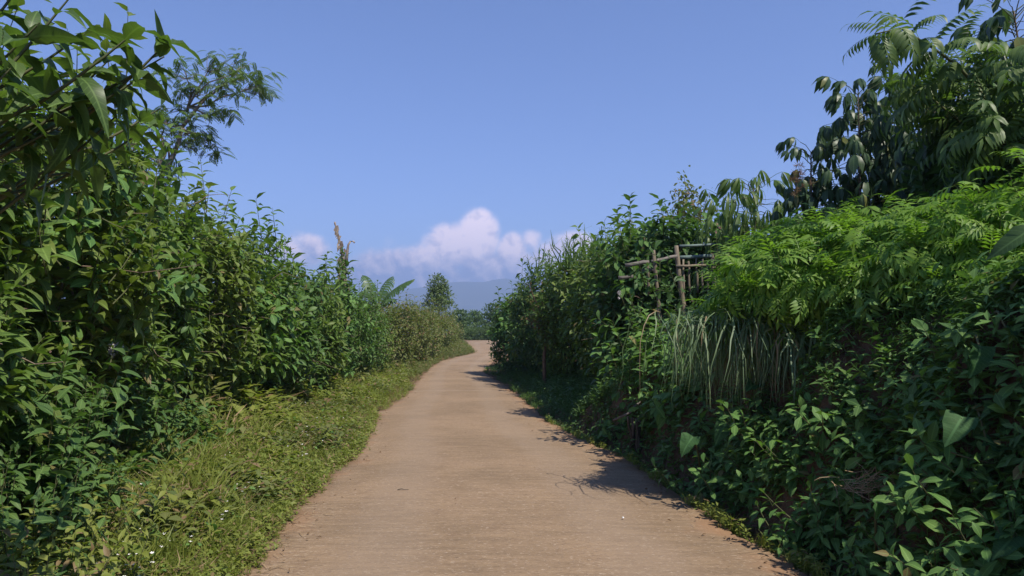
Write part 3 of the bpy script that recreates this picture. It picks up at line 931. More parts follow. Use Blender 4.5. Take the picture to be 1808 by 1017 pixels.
for (y, x, top, rx, ry, mt, lab, tall) in RH:
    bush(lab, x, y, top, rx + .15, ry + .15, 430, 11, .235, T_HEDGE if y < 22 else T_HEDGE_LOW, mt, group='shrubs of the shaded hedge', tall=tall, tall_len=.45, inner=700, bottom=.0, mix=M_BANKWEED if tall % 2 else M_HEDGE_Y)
# upright tall shoots on the dark shrub
pl = PLANTS[-1]

tp = np.array([P(1112, 345, 12.4), P(1090, 372, 12.2), P(1140, 385, 12.6), P(1160, 395, 12.3)])
shoots(pl, tp, unit(np.array([[0, 0, 1.], [-.15, 0, 1], [.2, 0, 1], [.1, 0, 1]])), [.8, .7, .6, .6], 15, .22, T_HEDGE, M_DARK, curve=0, sag=.2, a1=40)

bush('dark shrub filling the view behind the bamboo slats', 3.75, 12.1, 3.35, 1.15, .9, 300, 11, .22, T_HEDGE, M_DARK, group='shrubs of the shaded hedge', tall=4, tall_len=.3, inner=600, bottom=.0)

# grass stalks standing out of the hedge crest
def reed(label, px, py, Y, n, ln):
    c = P(px, py, Y)
    pl = Plant('tall_grass', label, 'grass clump', 'grass clumps on the crest of the shaded hedge', c)
    ts = []
    for k in range(n):
        b = c + np.array([random.uniform(-.35, .35), random.uniform(-.4, .4), -.4])
        e = b + np.array([random.uniform(-.3, .3), random.uniform(-.2, .2), ln * random.uniform(.7, 1.1)])
        ts.append(ribbon_t(bent(b, e, 5, .05), [.02, .03, .028, .02, .004], (random.uniform(-1, 1), -1, 0)))
        for j in range(2):
            f = random.uniform(.3, .8); q = b + (e - b) * f; a = random.uniform(0, 6.28); l2 = random.uniform(.25, .45)
            v = np.array([math.cos(a), math.sin(a), 0.]) * l2
            ts.append(ribbon_t([q, q + v * .5 + np.array([0, 0, l2 * .5]), q + v + np.array([0, 0, l2 * .35])], [.012, .018, .002], (0, 0, 1)))
    pl.part('blade', join_t(ts), M_PINN, 'stuff')
reed('reedy grass clump rising from the hedge crest above the withered brown plant', 957, 470, 21.5, 14, 1.0)
reed('reedy grass clump on the hedge crest below the clouds', 1010, 445, 19.0, 18, .9)
reed('reedy grass clump on the hedge crest next to the dark shrub', 1050, 435, 16.8, 16, .8)

# withered plant
c = P(955, 620, 20.6)
pl = Plant('withered_plant', 'withered reddish brown plant with dry twigs against the shaded hedge', 'dead plant', None, (c[0], c[1], float(gz(c[0], c[1]))))
root = np.array([c[0] + .1, c[1], float(gz(c[0], c[1]))]); top0 = P(962, 585, 20.5)
tl = [tube_t(bent(root, top0, 5, .02), np.linspace(.06, .035, 5), 7)]
dp, dd = [], []
for k in range(26):
    e = P(random.uniform(925, 992), random.uniform(500, 575), 20.5 - random.uniform(-.2, .6))
    path = bent(top0, e, 5, .06)
    tl.append(tube_t(path, np.linspace(.02, .004, 5), 4, False))
    for j in range(22):
        q = path[random.randrange(1, 5)] + rng.normal(0, .07, 3)
        dp.append(q); dd.append(rng.normal(0, 1, 3) + np.array([0, 0, .2]))
dp, dd = np.array(dp), np.array(dd); ll = rng.uniform(.05, .11, len(dp))
pl.leaves(T_HEDGE_LOW, frames(dd, rng.normal(0, 1, dd.shape), ll), dp, ll, M_DRY)
pl.part('branch', join_t(tl), plain_mat('dry_twig', (.15, .09, .055), (.22, .14, .09), 10), 'stuff')

# ------------------------------------------------------------------ bamboo fence
def fence():
    Y0 = 10.4
    r = Plant('bamboo_fence', 'weathered bamboo fence with grey boards and slats half swallowed by the hedge', 'fence', None, (2.4, Y0, float(gz(2.6, Y0))))
    def post(a, b, ya, yb, rad):
        A, B = P(*a, ya), P(*b, yb)
        pts = bent(A, B, 7, .004)
        r.part('post', tube_t(pts, [rad, rad, rad * 1.12, rad, rad * .95, rad * 1.05, rad * .9], 9), M_BAMBOO)
    post((1170, 610), (1154, 442), Y0 - .1, Y0, .026)
    post((1212, 590), (1194, 434), Y0 + .1, Y0 + .2, .034)
    post((1265, 560), (1258, 448), Y0 + .4, Y0 + .5, .034)
    post((1146, 520), (1143, 462), Y0 + .3, Y0 + .3, .022)
    def rail(a, b, ya, yb, h, d, mat, nm='rail'):
        A, B = P(*a, ya), P(*b, yb)
        ax = unit(B - A); sd = np.array([0, 1., 0]); upv = np.cross(ax, sd); upv = upv / np.linalg.norm(upv) * (1 if upv[2] > 0 else -1)
        k = 5; V, UV, faces = [], [], []
        for i in range(k):
            c = A + (B - A) * i / (k - 1) + upv * random.uniform(-.006, .006)
            for (s1, s2) in ((-1, -1), (1, -1), (1, 1), (-1, 1)):
                V.append(c + upv * h / 2 * s2 * random.uniform(.9, 1.05) + sd * d / 2 * s1); UV.append((0, i / (k - 1)))
        for i in range(k - 1):
            for j in range(4):
                q = (j + 1) % 4
                faces.append((i * 4 + j, i * 4 + q, i * 4 + 4 + q, i * 4 + 4 + j))
        faces += [(3, 2, 1, 0), (k * 4 - 4, k * 4 - 3, k * 4 - 2, k * 4 - 1)]
        r.part(nm, Tmpl(V, faces, UV), mat)
    rail((1104, 468), (1146, 462), Y0 - .1, Y0 - .08, .055, .025, M_GREYWOOD)
    rail((1150, 462), (1196, 452), Y0 - .02, Y0 + .12, .045, .025, M_GREYWOOD)
    rail((1092, 491), (1118, 488), Y0 + .1, Y0 + .1, .05, .025, M_GREYWOOD)
    rail((1134, 478), (1158, 477), Y0 + .06, Y0 + .06, .05, .025, M_GREYWOOD)
    rail((1200, 434), (1275, 432), Y0 + .3, Y0 + .6, .034, .034, M_TARP)
    rail((1198, 455), (1262, 452), Y0 + .3, Y0 + .5, .05, .03, M_TARP)
    rail((1194, 470), (1270, 468), Y0 + .12, Y0 + .42, .036, .036, M_BAMBOO)
    for k, px in enumerate((1206, 1216, 1229, 1240, 1250, 1259, 1268)):
        rail((px + random.uniform(-2, 2) + 2, 520 + random.uniform(-6, 10)), (px, 459 + random.uniform(-3, 4)), Y0 + .22 + .04 * k, Y0 + .26 + .04 * k, .026, .016, M_BAMBOO, 'slat')
fence()
pl = Plant('climbing_vine', 'leafy vine climbing over the boards and posts of the bamboo fence', 'vine', None, (2.0, 10.2, float(gz(2.0, 10.2))))
tp = np.array([P(px_, py_, 10.1) for (px_, py_) in ((1126, 452), (1140, 470), (1165, 446), (1178, 462), (1172, 490), (1150, 505), (1126, 500), (1185, 520), (1212, 505), (1190, 540), (1160, 535), (1135, 530), (1222, 530), (1112, 515), (1180, 440), (1205, 480))])
shoots(pl, tp, rng.normal(0, .4, tp.shape) + np.array([-.2, -.2, .7]), .45, 9, .15, T_OBOV, M_DARK, sag=.5, up=.5, young=.75)

# ------------------------------------------------------------------ right bank
# mounds of bright feathery leaves spilling over the bank
FM = [(1365, 395, 7.0, .72, 1.0, 'bright green feathery bush hanging over the long grass tuft beside the fence'),
      (1440, 345, 6.9, .8, .95, 'bright green feathery bush at the crest of the bank under the dark palmate saplings'),
      (1560, 335, 6.4, .8, .9, 'lime green feathery bush in the middle of the overhanging mound'),
      (1690, 320, 5.9, .8, .9, 'feathery bush spilling over the dark earth bank, with rounded shaded leaves below'),
      (1815, 310, 5.4, .8, .9, 'feathery bush where the mound leaves the picture, partly in shade')]
for (px, py, Y, r1, r2, lab) in FM:
    top = P(px, py, Y)
    g = 1.55
    pl = Plant('feathery_bush', lab, 'bush', 'feathery bushes overhanging the bank', (top[0] + .3, Y + .2, float(gz(top[0] + .3, Y + .2))))
    g = 1.5 if px < 1400 else 1.4 if px < 1500 else 1.05
    c = np.array([top[0] + .05, Y + .1, (top[2] + g) / 2]); r = (r1, r2, (top[2] - g) / 2 + .05)
    q, nn = crown_points(c, r, 170, 2.3, f=(.7, 1.05), back=.35)
    d = unit(nn * .8 + np.array([-.15, -.1, .35]) + rng.normal(0, .22, q.shape))
    shoots(pl, q, d, rng.uniform(.3, .5, len(q)), 8, .32, T_FERN, M_FERN, t0=.2, a0=85, a1=35, curve=.15, sag=.55, up=.8, stem_r=.005, young=.7)
    q, nn = crown_points(c, (r[0] * .8, r[1] * .8, r[2] * .8), 260, 2.3, f=(.3, .9), back=.6)
    ll = np.full(260, .25)
    pl.leaves(T_FERN_LOW, frames(unit(rng.normal(0, 1, q.shape)), rng.normal(0, .5, q.shape) + np.array([0, 0, 1.]), ll), q, ll, M_FERN, single=False)
    tl = [tube_t(bent((c[0] + .3 + rng.normal(0, .2), c[1] + .2 + rng.normal(0, .2), float(gz(c[0] + .3, c[1] + .2)) - .1), c + rng.normal(0, .3, 3), 5, .05), np.linspace(.02, .008, 5), 5) for _ in range(6)]
    pl.part('branch', join_t(tl), M_BARK, 'stuff')

# long arching grass tuft
def grass_tuft(label, c, n, lo, hi, spread_, mat=M_GRASSY, name='grass_tuft', w=.014, lean=(-.35, -.35), group=None, cat='grass clump'):
    pl = Plant(name, label, cat, group, c)
    ts, items = [], []
    for k in range(n):
        b = np.asarray(c) + np.array([random.gauss(0, spread_[0]), random.gauss(0, spread_[1]), random.uniform(-.12, .05)])
        a = random.uniform(0, 6.28); h = random.uniform(.25, .6)
        v = unit(np.array([math.cos(a) * .8 + lean[0], math.sin(a) * .8 + lean[1], 0]))
        L = random.uniform(lo, hi)
        reach = L * random.uniform(.25, .5)
        pts = []; sw = np.array([random.gauss(0, .10), random.gauss(0, .08), random.gauss(0, .05)])
        for s in np.linspace(0, 1, 7):
            z = L * (.26 * s - 1.15 * s * s) * (.8 + h * .4)
            pts.append(b + v * reach * (1 - (1 - s) ** 1.6) + np.array([0, 0, z]) + np.array([random.gauss(0, .012), random.gauss(0, .012), 0]) + sw * s * s)
        nr = np.array([v[0], v[1], .6]) + rng.normal(0, .4, 3)
        t = ribbon_t(pts, np.array([.7, 1, 1, .95, .8, .5, .1]) * w * random.uniform(.7, 1.3), nr)
        items.append((pts[3][1], t))
    items.sort(key=lambda q: q[0])
    for k, (_, t) in enumerate(items):
        if k < 150: pl.part('blade', t, mat)
        else: ts.append(t)
    if ts: pl.part('blades', join_t(ts), mat, 'stuff')
    return pl
grass_tuft('tuft of long grey green grass blades arching down the bank below the bamboo fence', P(1322, 556, 6.75), 900, .42, .86, (.32, .16), lean=(-.4, -.4), w=.011)
grass_tuft('thinner hanging grass tuft at the edge of the dark earth wall', P(1400, 575, 6.45), 200, .4, .75, (.14, .15), lean=(-.1, -.3))

for (x, y, top, lab) in ((3.75, 3.2, 2.7, 'leafy shrub of the bank just outside the picture whose shade falls on the weeds'), (3.7, 1.9, 3.2, 'leafy shrub of the bank level with the camera'), (3.5, .4, 3.5, 'leafy shrub of the bank a step behind the camera')):
    bush(lab, x, y, top, .75, .8, 200, 10, .22, T_HEDGE, M_DARK, name='bank_shrub', group='shrubs of the bank beside the camera', tall=3, tall_len=.3, inner=350, bottom=.0, back=1.0, single=False)

# dark palmate saplings on top of the bank
def sapling(label, px, ptop, Y, n, L, mat=M_CASS, ts=T_PALM, name='palmate_sapling', lean=(0, 0), spread_=.55, thick=.02, group='palmate saplings on the bank', up=.9, hang=.15, zlow=.25):
    top = P(px, ptop, Y)
    bx, by = top[0] + lean[0], Y + lean[1]
    g = float(gz(bx, by))
    pl = Plant(name, label, 'sapling', group, (bx, by, g))
    path = bent((bx, by, g - .05), top, 8, .012)
    pl.part('trunk', tube_t(path, np.linspace(thick, thick * .4, 8), 7), M_BARK)
    pos, dr, ll, tl = [], [], [], []
    for k in range(n):
        f = zlow + (1 - zlow) * ((k + .5) / n) ** .8
        q = path[0] + (top - path[0]) * f
        a = k * 2.4 + random.uniform(-.4, .4)
        d = np.array([math.cos(a), math.sin(a), random.uniform(-.1, .45) + .5 * (f > .9)])
        e = q + unit(d) * spread_ * random.uniform(.15, 1.0) * (1.15 - .5 * f)
        tl.append(tube_t([q, (q + e) / 2 + np.array([0, 0, .03]), e], [.006, .005, .004], 4, False))
        pos.append(e); dr.append(unit(d) + np.array([0, 0, -hang])); ll.append(L * random.uniform(.75, 1.15))
    pl.part('twig', join_t(tl), M_STEM, 'stuff')
    dr = np.array(dr); ll = np.array(ll)
    pl.leaves(ts, frames(dr, np.array([[0, 0, 1.]]) + rng.normal(0, .15, dr.shape), ll), np.array(pos), ll, mat)
    return pl


sapling('dark sapling with drooping finger leaves standing out against the sky, tallest by the open sky', 1515, 165, 9.0, 100, .40)
sapling('dark sapling with hanging finger leaves just behind the tallest one', 1590, 150, 9.6, 105, .40, spread_=.7)
sapling('short sapling with curled finger leaves at the sky edge above the dry brown flower head', 1432, 268, 9.2, 60, .32, spread_=.45)
sapling('sapling with finger leaves whose pale trunk shows between the feathery mound and the pinnate branch', 1650, 180, 8.6, 110, .40, spread_=.8)
sapling('sapling with broad leaves reaching the top edge of the picture', 1790, 20, 7.2, 90, .40, spread_=.65)
sapling('sapling of finger leaves in the dark gap under the pinnate branch', 1730, 200, 7.9, 110, .40, spread_=.8)
sapling('pale green sapling with limp narrow leaves behind the feathery mound near the fence', 1330, 325, 10.5, 60, .40, mat=M_PINN, ts=T_LIMP, spread_=.5)
sapling('small pale sapling with limp leaves between the fence shrub and the feathery mound', 1285, 352, 11.2, 50, .38, mat=M_PINN, ts=T_LIMP, spread_=.45)

for (y, x, top, rx, ry, lab) in ((9.6, 6.3, 4.4, 1.3, 1.4, 'dense dark tree-like shrub filling the gap behind the pinnate branch'), (8.3, 6.6, 4.9, 1.2, 1.3, 'dense dark shrub at the picture edge behind the saplings'),
                                 (7.2, 5.2, 4.0, 1.1, 1.1, 'dark leafy shrub between the pinnate saplings and the palmate ones'), (10.6, 4.9, 3.4, 1.2, 1.1, 'dark shrub behind the tallest palmate sapling and the feathery mound')):
    bush(lab, x, y, top, rx, ry, 260, 11, .24, T_HEDGE, M_DARK, name='dark_shrub', group='dark shrubs at the top of the bank', tall=6, tall_len=.4, inner=500, bottom=.1)

# small-leaved thin tree over the fence
def thin_tree():
    Y = 13.6
    top = P(1212, 312, Y)
    pl = Plant('thin_tree', 'thin tree with sparse tiny leaves against the sky above the bamboo fence', 'tree', None, (top[0] + .1, Y, float(gz(3.4, Y))))
    tl, pos, dr = [], [], []
    base = np.array([top[0] + .15, Y, float(gz(3.4, Y))])
    tl.append(tube_t(bent(base, P(1215, 370, Y), 6, .02), np.linspace(.035, .018, 6), 6))
    for (px, py) in ((1208, 312), (1195, 335), (1222, 340), (1190, 365), (1232, 372), (1205, 350), (1248, 350), (1180, 385), (1225, 390), (1240, 385), (1215, 330), (1200, 385), (1255, 375)):
        e = P(px, py, Y + random.uniform(-.3, .3)); path = bent(P(1216, 395, Y), e, 6, .05)
        tl.append(tube_t(path, np.linspace(.012, .003, 6), 4, False))
        for j in range(60):
            q = path[random.randrange(2, 6)] + rng.normal(0, .085, 3)
            pos.append(q); dr.append(rng.normal(0, 1, 3) + np.array([0, 0, .6]))
    pos, dr = np.array(pos), np.array(dr); ll = rng.uniform(.06, .12, len(pos))
    pl.leaves(T_OBOV, frames(dr, rng.normal(0, .6, dr.shape) + np.array([0, 0, 1.]), ll, ll * 1.2), pos, ll, M_BROWN, single=False)
    pl.part('trunk', join_t(tl), M_BARK)
thin_tree()

# pinnate branch reaching into the sky
def pinnate_sapling(label, base, pts, n, L, seed):
    random.seed(seed)
    pl = Plant('pinnate_sapling', label, 'sapling', 'saplings with fern-like leaves on the bank', base)
    path = np.array(pts)
    tl = [tube_t(np.vstack([[base], path]), np.linspace(.022, .006, len(path) + 1), 6)]
    pos, dr, ll = [], [], []
    for k in range(n):
        f = .25 + .75 * (k + .5) / n
        x = f * (len(path) - 1); i = min(int(x), len(path) - 2)
        q = path[i] + (path[i + 1] - path[i]) * (x - i)
        tn = unit(path[i + 1] - path[i])
        a = k * 2.4
        s1 = unit(np.cross(tn, (0, .3, 1))); s2 = np.cross(tn, s1)
        d = tn * .5 + s1 * math.cos(a) + s2 * math.sin(a) * .7 + np.array([0, 0, .25])
        pos.append(q); dr.append(d); ll.append(L * random.uniform(.75, 1.1) * (1 - .25 * f))
    dr = np.array(dr); ll = np.array(ll)
    pl.leaves(T_PINN, frames(dr, np.array([[-.2, -.35, 1.]]) + rng.normal(0, .2, dr.shape), ll), np.array(pos), ll, M_PINN)
    pl.part('trunk', join_t(tl), M_STEM)
pinnate_sapling('sapling with long fern-like leaves arching into the open sky at the top of the bank', (4.4, 7.0, float(gz(4.4, 7.0))),
                [P(1770, 260, 6.7), P(1730, 160, 6.6), P(1690, 115, 6.5), P(1640, 80, 6.4), P(1590, 50, 6.3), P(1545, 60, 6.2)], 28, .56, 5)
pinnate_sapling('sapling with fern-like leaves in front of the dark saplings, lower than its neighbour', (4.6, 7.3, float(gz(4.6, 7.3))),
                [P(1790, 330, 7.1), P(1740, 270, 7.0), P(1690, 210, 7.0), P(1640, 170, 7.0), P(1610, 150, 7.0)], 32, .60, 8)
pinnate_sapling('sapling with fern-like leaves where the mound leaves the picture', (4.6, 6.4, float(gz(4.6, 6.4))),
                [P(1850, 330, 6.3), P(1840, 220, 6.2), P(1820, 140, 6.1), P(1790, 90, 6.0)], 28, .60, 9)
pinnate_sapling('sapling with fern-like leaves filling the gap between the mound and the dark saplings', (4.8, 7.6, float(gz(4.8, 7.6))),
                [P(1800, 300, 7.4), P(1760, 240, 7.3), P(1740, 190, 7.3), P(1720, 140, 7.3), P(1690, 110, 7.2)], 32, .58, 12)
pinnate_sapling('short sapling with fern-like leaves low over the feathery mound at the picture edge', (4.4, 6.3, float(gz(4.4, 6.3))),
                [P(1820, 330, 6.3), P(1790, 270, 6.2), P(1760, 230, 6.1), P(1730, 215, 6.1)], 26, .54, 13)

# ------------------------------------------------------------------ weeds on the bank face
def weed(label, px, py, Y, h, nsh, nleaf, L, ts=T_OBOV, mat=None, spread_=.22, name='bank_weed', cat='weed', group=None, lean=(-.25, -.25), sag=.25, wscale=1.0, a0=80, stem_r=.005, limit=300):
    """A weed whose top shows at the given point; it roots in the slope under it."""
    Y = min(Y, TY(px, py) - .10)
    top = P(px, py, Y)
    g = min(float(gz(top[0] + .12, Y + .12)), top[2] - .12)
    b = np.array([top[0] - lean[0] * h * .5, Y - lean[1] * h * .5, g])
    pl = Plant(name, label, cat, group, b, limit)
    tips = top + np.stack([rng.normal(0, spread_, nsh), rng.normal(0, spread_ * .8, nsh), -np.abs(rng.normal(0, h * .35, nsh))], 1)
    tips[0] = top
    d = unit(tips - b + np.array([0, 0, h * .8]) + rng.normal(0, .12, tips.shape) + np.array([lean[0], lean[1], 0]) * .5)
    shoots(pl, tips, d, rng.uniform(.6, 1.0, nsh) * h, nleaf, L, ts, mat or M_WEED, t0=.12, a0=a0, a1=35, curve=.2, sag=sag, stem_r=stem_r, wscale=wscale)
    return pl


BW = [(1330, 700, 6.3, .45, 12, 9, .13, 'bright leafy weed at the foot of the grass tuft'),
      (1450, 705, 5.7, .45, 12, 9, .13, 'leafy weed with upright rosettes in front of the dark earth wall'),
      (1540, 735, 5.3, .4, 8, 8, .14, 'small weed with pale rosettes beside the large leaf on the earth bank'),
      (1390, 770, 5.7, .45, 14, 9, .12, 'dense leafy weed halfway down the bank below the rosettes'),
      (1260, 700, 7.3, .5, 12, 9, .15, 'bright weed with broad shoots between the grass tuft and the lane'),
      (1200, 650, 8.3, .6, 14, 9, .16, 'lush weed under the fence post at the foot of the dark hedge'),
      (1150, 690, 9.2, .6, 14, 9, .16, 'lush weed next to the broken sticks by the lane'),
      (1300, 790, 6.4, .45, 12, 9, .12, 'shaded leafy weed above the ditch in the middle of the bank'),
      (1240, 800, 7.0, .4, 12, 9, .11, 'small dark weed on the lip of the ditch'),
      (1480, 830, 5.0, .45, 14, 9, .11, 'tangled low weed below the pale rosettes on the bank'),
      (1420, 880, 5.2, .4, 14, 9, .10, 'dark low weed deep in the ditch by the leaf shadows'),
      (1560, 800, 4.9, .4, 12, 9, .10, 'fine weed around the dry straw on the bank'),
      (1680, 720, 4.6, .4, 10, 8, .13, 'weed with upright leaves growing over the large leaf'),
      (1790, 600, 4.5, .45, 6, 9, .125, 'tall weed with light broad leaves at the edge of the earth wall'),
      (1760, 690, 4.2, .4, 12, 8, .13, 'weed with one sunlit tip beside the yellowed leaf'),
      (1640, 830, 4.3, .4, 12, 9, .11, 'weed between the two large leaves low on the bank'),
      (1740, 800, 3.9, .4, 14, 9, .12, 'thick weed above the biggest round leaf'),
      (1560, 940, 4.3, .35, 12, 9, .10, 'low weed in the ditch with a bare pale stick'),
      (1650, 960, 3.8, .35, 12, 9, .10, 'low weed in the corner below the large leaves'),
      (1790, 900, 3.5, .4, 12, 9, .12, 'weed beside the biggest round leaf at the corner'),
      (1645, 580, 5.5, .25, 3, 7, .15, 'weed with pale pointed leaves hanging before the dark earth wall'),
      (1110, 740, 10.6, .5, 14, 9, .14, 'grassy weed beside the lane under the dark hedge'),
      (1140, 545, 9.7, .7, 12, 10, .18, 'dark leafy weed climbing the leaning bamboo post'),
      (1185, 560, 9.5, .7, 12, 10, .18, 'leafy weed between the two bamboo posts'),
      (1108, 590, 10.2, .8, 14, 10, .18, 'tall dark weed beside the leaning bamboo post'),
      (1225, 590, 8.6, .6, 12, 10, .17, 'leafy weed at the foot of the second bamboo post by the grass tuft'),
      (1180, 610, 8.9, .6, 14, 10, .17, 'broad lush weed just under the fence beside the grass tuft'),
      (1040, 700, 14.2, .5, 14, 9, .14, 'low leafy weed at the foot of the shaded hedge by the long shadow')]
for (px, py, Y, h, ns, nl, L, lab) in BW:
    weed(lab, px, py, Y, h, int(ns * 1.1), nl, L * 1.22, group='weeds on the bank', ts=T_OBOV if L > .105 else T_HEDGE, mat=M_BANKWEED)

# large leaves on the bank
def big_leaf_plant(label, specs, Y):
    Y = min([Y] + [TY(q[0], q[1]) - .16 for q in specs])
    c = P(specs[0][0], specs[0][1], Y)
    pl = Plant('large_leaf_plant', label, 'plant', 'large leaved plants on the bank', (c[0] + .15, Y + .2, float(gz(c[0] + .15, Y + .2))))
    tl, M_, T_, L_ = [], [], [], []
    for (px, py, dx, dz, L) in specs:
        tip_dir = np.array([dx, -.55, dz]); base = P(px, py, Y)
        T_.append(base); M_.append(frames(np.array([tip_dir]), np.array([[.15 + random.uniform(-.3, .3), -.55, .9]]), [L * .66])[0]); L_.append(L * .66)
        b = np.array([base[0] + .12, Y + .25, max(base[2] - .35, float(gz(base[0] + .15, Y + .2)))])
        tl.append(tube_t([b, (b + base) / 2 + np.array([0, 0, .05]), base + unit(tip_dir) * .02], [.009, .007, .005], 6))
    pl.leaves(T_HEART, np.array(M_), np.array(T_), L_, M_BROAD)
    for q_ in tl: pl.part('stem', q_, M_STEM)
big_leaf_plant('plant with the biggest round pitted leaf, low in the corner of the bank', [(1792, 945, -.9, -.35, .27), (1690, 1000, -.3, -.3, .14)], 3.5)
big_leaf_plant('plant with a large pitted leaf below the straw on the bank', [(1620, 835, -.9, -.2, .26), (1545, 880, .1, -.9, .18), (1585, 915, .9, .0, .2)], 4.1)
big_leaf_plant('plant with a large triangular leaf against the dark earth wall', [(1700, 735, -.75, -.55, .30), (1735, 780, .7, -.2, .2)], 4.4)
big_leaf_plant('plant with broad dark leaves next to the ditch under the grass tuft', [(1285, 745, -.75, -.6, .36), (1335, 680, -.3, .1, .36), (1225, 770, -.8, -.6, .34), (1320, 715, .8, -.1, .3)], 6.6)
big_leaf_plant('plant with tall dark leaf standing before the earth wall near the yellowed leaf', [(1730, 610, -.35, -.9, .30), (1770, 580, .5, -.3, .2)], 4.5)
pl = Plant('yellowed_leaf_plant', 'plant with torn yellow leaves beside the earth wall', 'plant', None, P(1795, 760, 4.0))
b = P(1790, 690, 4.0)
mats = frames(np.array([[-.7, -.4, .1], [.3, -.5, -.9], [-.3, -.5, -.7]]), np.array([[-.2, -.8, .6]] * 3), [.14, .16, .14])
pl.leaves(T_HEART, mats, np.array([b, b + np.array([.02, 0, 0]), b + np.array([-.02, 0, -.01])]), [.14, .16, .14], M_YELLOW)
pl.part('stem', tube_t([P(1795, 760, 4.05), P(1792, 720, 4.0), b], [.008, .006, .005], 6), M_STEM)
# close leaf at the picture's edge
pl = Plant('hanging_leaf_branch', 'branch with one big blurred dark leaf hanging close by over the feathery mound', 'branch', None, P(1900, 420, 2.9))
b = P(1835, 395, 2.9)
pl.leaves(T_BIG, frames(np.array([[-.85, .1, -.55], [-.2, .2, -.9]]), np.array([[.1, -.7, .8], [.6, -.6, .4]]), [.24, .22]), np.array([b, b + np.array([.06, 0, .02])]), [.24, .22], M_DARK)
pl.part('stem', tube_t([np.array([2.6, 3.0, float(gz(2.6, 3.0))]), np.array([2.35, 2.95, 1.4]), b], [.014, .01, .006], 6), M_STEM)

# dry straw caught on the bank
ys_ = TY(1565, 855)
ts = []
for k in range(90):
    px_, py_ = random.gauss(1565, 45), random.gauss(857, 13)
    q = P(px_, py_, min(ys_, TY(px_, py_)) - random.uniform(.03, .10))
    v = np.array([random.gauss(0, 1), random.gauss(0, .4), random.gauss(0, .35)]); v = v / np.linalg.norm(v) * random.uniform(.05, .13)
    ts.append(ribbon_t(bent(q - v, q + v, 4, .1), [.003, .004, .004, .002], (0, -1, .5)))
o = bpy.data.objects.new('straw_tangle', to_mesh('straw_tangle', join_t(ts), M_STRAW)); COL.objects.link(o)
o['kind'] = 'stuff'; o['label'] = 'tangle of dry straw caught among the weeds on the bank'; o['category'] = 'straw'

# broken sticks by the lane
pl = Plant('broken_sticks', 'dark heap of broken sticks with one pale crooked branch at the edge of the ditch', 'sticks', None, np.array([2.0, 10.2, float(gz(2.0, 10.2))]))
pl.part('pale_branch', tube_t([P(1083, 742, 9.6), P(1114, 728, 9.5), P(1120, 718, 9.5), P(1134, 706, 9.6)], [.016, .018, .014, .008], 6), M_GREYWOOD)
for k in range(9):
    a = P(1110 + random.uniform(-6, 22), 735 + random.uniform(-5, 14), 9.5 + random.uniform(-.1, .3)); e = P(1120 + random.uniform(0, 18), 815 + random.uniform(-20, 5), 9.5 + random.uniform(0, .3))
    pl.part('stick', tube_t(bent(a, e, 5, .04), np.linspace(.016, .024, 5), 6), M_BARK)

# ------------------------------------------------------------------ shaded weeds and seed heads at the left
LW = [(60, 690, 4.6, .6, 14, 9, .17, 'shaded weed with long jagged leaves under the big-leaved branches'),
      (20, 610, 4.9, .6, 14, 9, .17, 'tall shaded weed at the picture edge among the hedge leaves'),
      (150, 660, 5.0, .55, 14, 9, .14, 'shaded weed with a few sunlit yellowish leaf tips below the seed heads'),
      (110, 770, 4.6, .5, 16, 9, .12, 'dark leafy weed halfway between the hedge and the corner'),
      (20, 790, 4.0, .5, 16, 9, .12, 'dark leafy weed with a pale grass blade at the picture edge'),
      (180, 800, 4.8, .4, 16, 9, .09, 'half shaded weed at the border of the sunlit verge'),
      (60, 880, 3.9, .4, 18, 9, .09, 'low dark weed above the corner of the verge'),
      (150, 900, 4.1, .35, 18, 9, .08, 'low dark weed with a white petal beside it'),
      (40, 960, 3.5, .35, 18, 9, .09, 'low dark weed in the corner of the verge'),
      (330, 690, 8.0, .5, 12, 9, .13, 'leafy weed at the foot of the hedge with bare sticks around'),
      (250, 680, 6.8, .5, 12, 9, .13, 'leafy weed under the white seed heads at the hedge foot')]
for (px, py, Y, h, ns, nl, L, lab) in LW:
    weed(lab, px, py, Y, h, int(ns * 1.9), nl + 1, L, stem_r=.003, ts=T_HEDGE, name='shade_weed', group='weeds in the shade of the hedge', lean=(.2, -.2), mat=M_WEED if L > .1 else M_VERGE)


def fluff(label, px, py, Y, n, r, mat, stem_to):
    c = P(px, py, Y)
    pl = Plant('seed_head', label, 'seed head', 'fluffy seed heads in the hedge', c)
    ts = []
    for k in range(n):
        q = c + rng.normal(0, r * .6, 3) * np.array([.8, .5, 1.2])
        for j in range(26):
            d = unit(rng.normal(0, 1, 3)); 
            ts.append(ribbon_t([q, q + d * r * .25, q + d * r * .5], [.003, .004, .002], rng.normal(0, 1, 3)))
    pl.part('fluff', join_t(ts), mat, 'stuff')
    pl.part('stem', tube_t(bent(stem_to, c, 4, .04), [.006, .005, .004, .003], 5), M_STEM)
fluff('white fluffy seed head lit by the sun low on the hedge', 200, 622, 5.9, 9, .055, M_FLUFF, (-3.6, 6.1, .8))
fluff('grey fluffy seed head high on the hedge beside the big folded leaves', 112, 258, 4.6, 6, .045, M_FLUFF, (-3.2, 4.9, 1.9))
fluff('pale wispy seed head in the middle of the hedge', 190, 500, 6.2, 8, .05, M_FLUFF, (-3.8, 6.5, 1.3))
fluff('dull pink flower head rising between the dark shrub and the feathery mound', 1265, 402, 9.5, 3, .05, M_PINK, (2.7, 9.6, 2.4))
fluff('dry brown flower head on the sky edge beside the dark saplings', 1408, 318, 8.2, 16, .10, M_DRY, (3.3, 8.4, 2.3))
fluff('small pale seed head by the bamboo post in the dark hedge', 1096, 520, 10.9, 5, .05, M_FLUFF, (1.9, 11.3, 1.5))

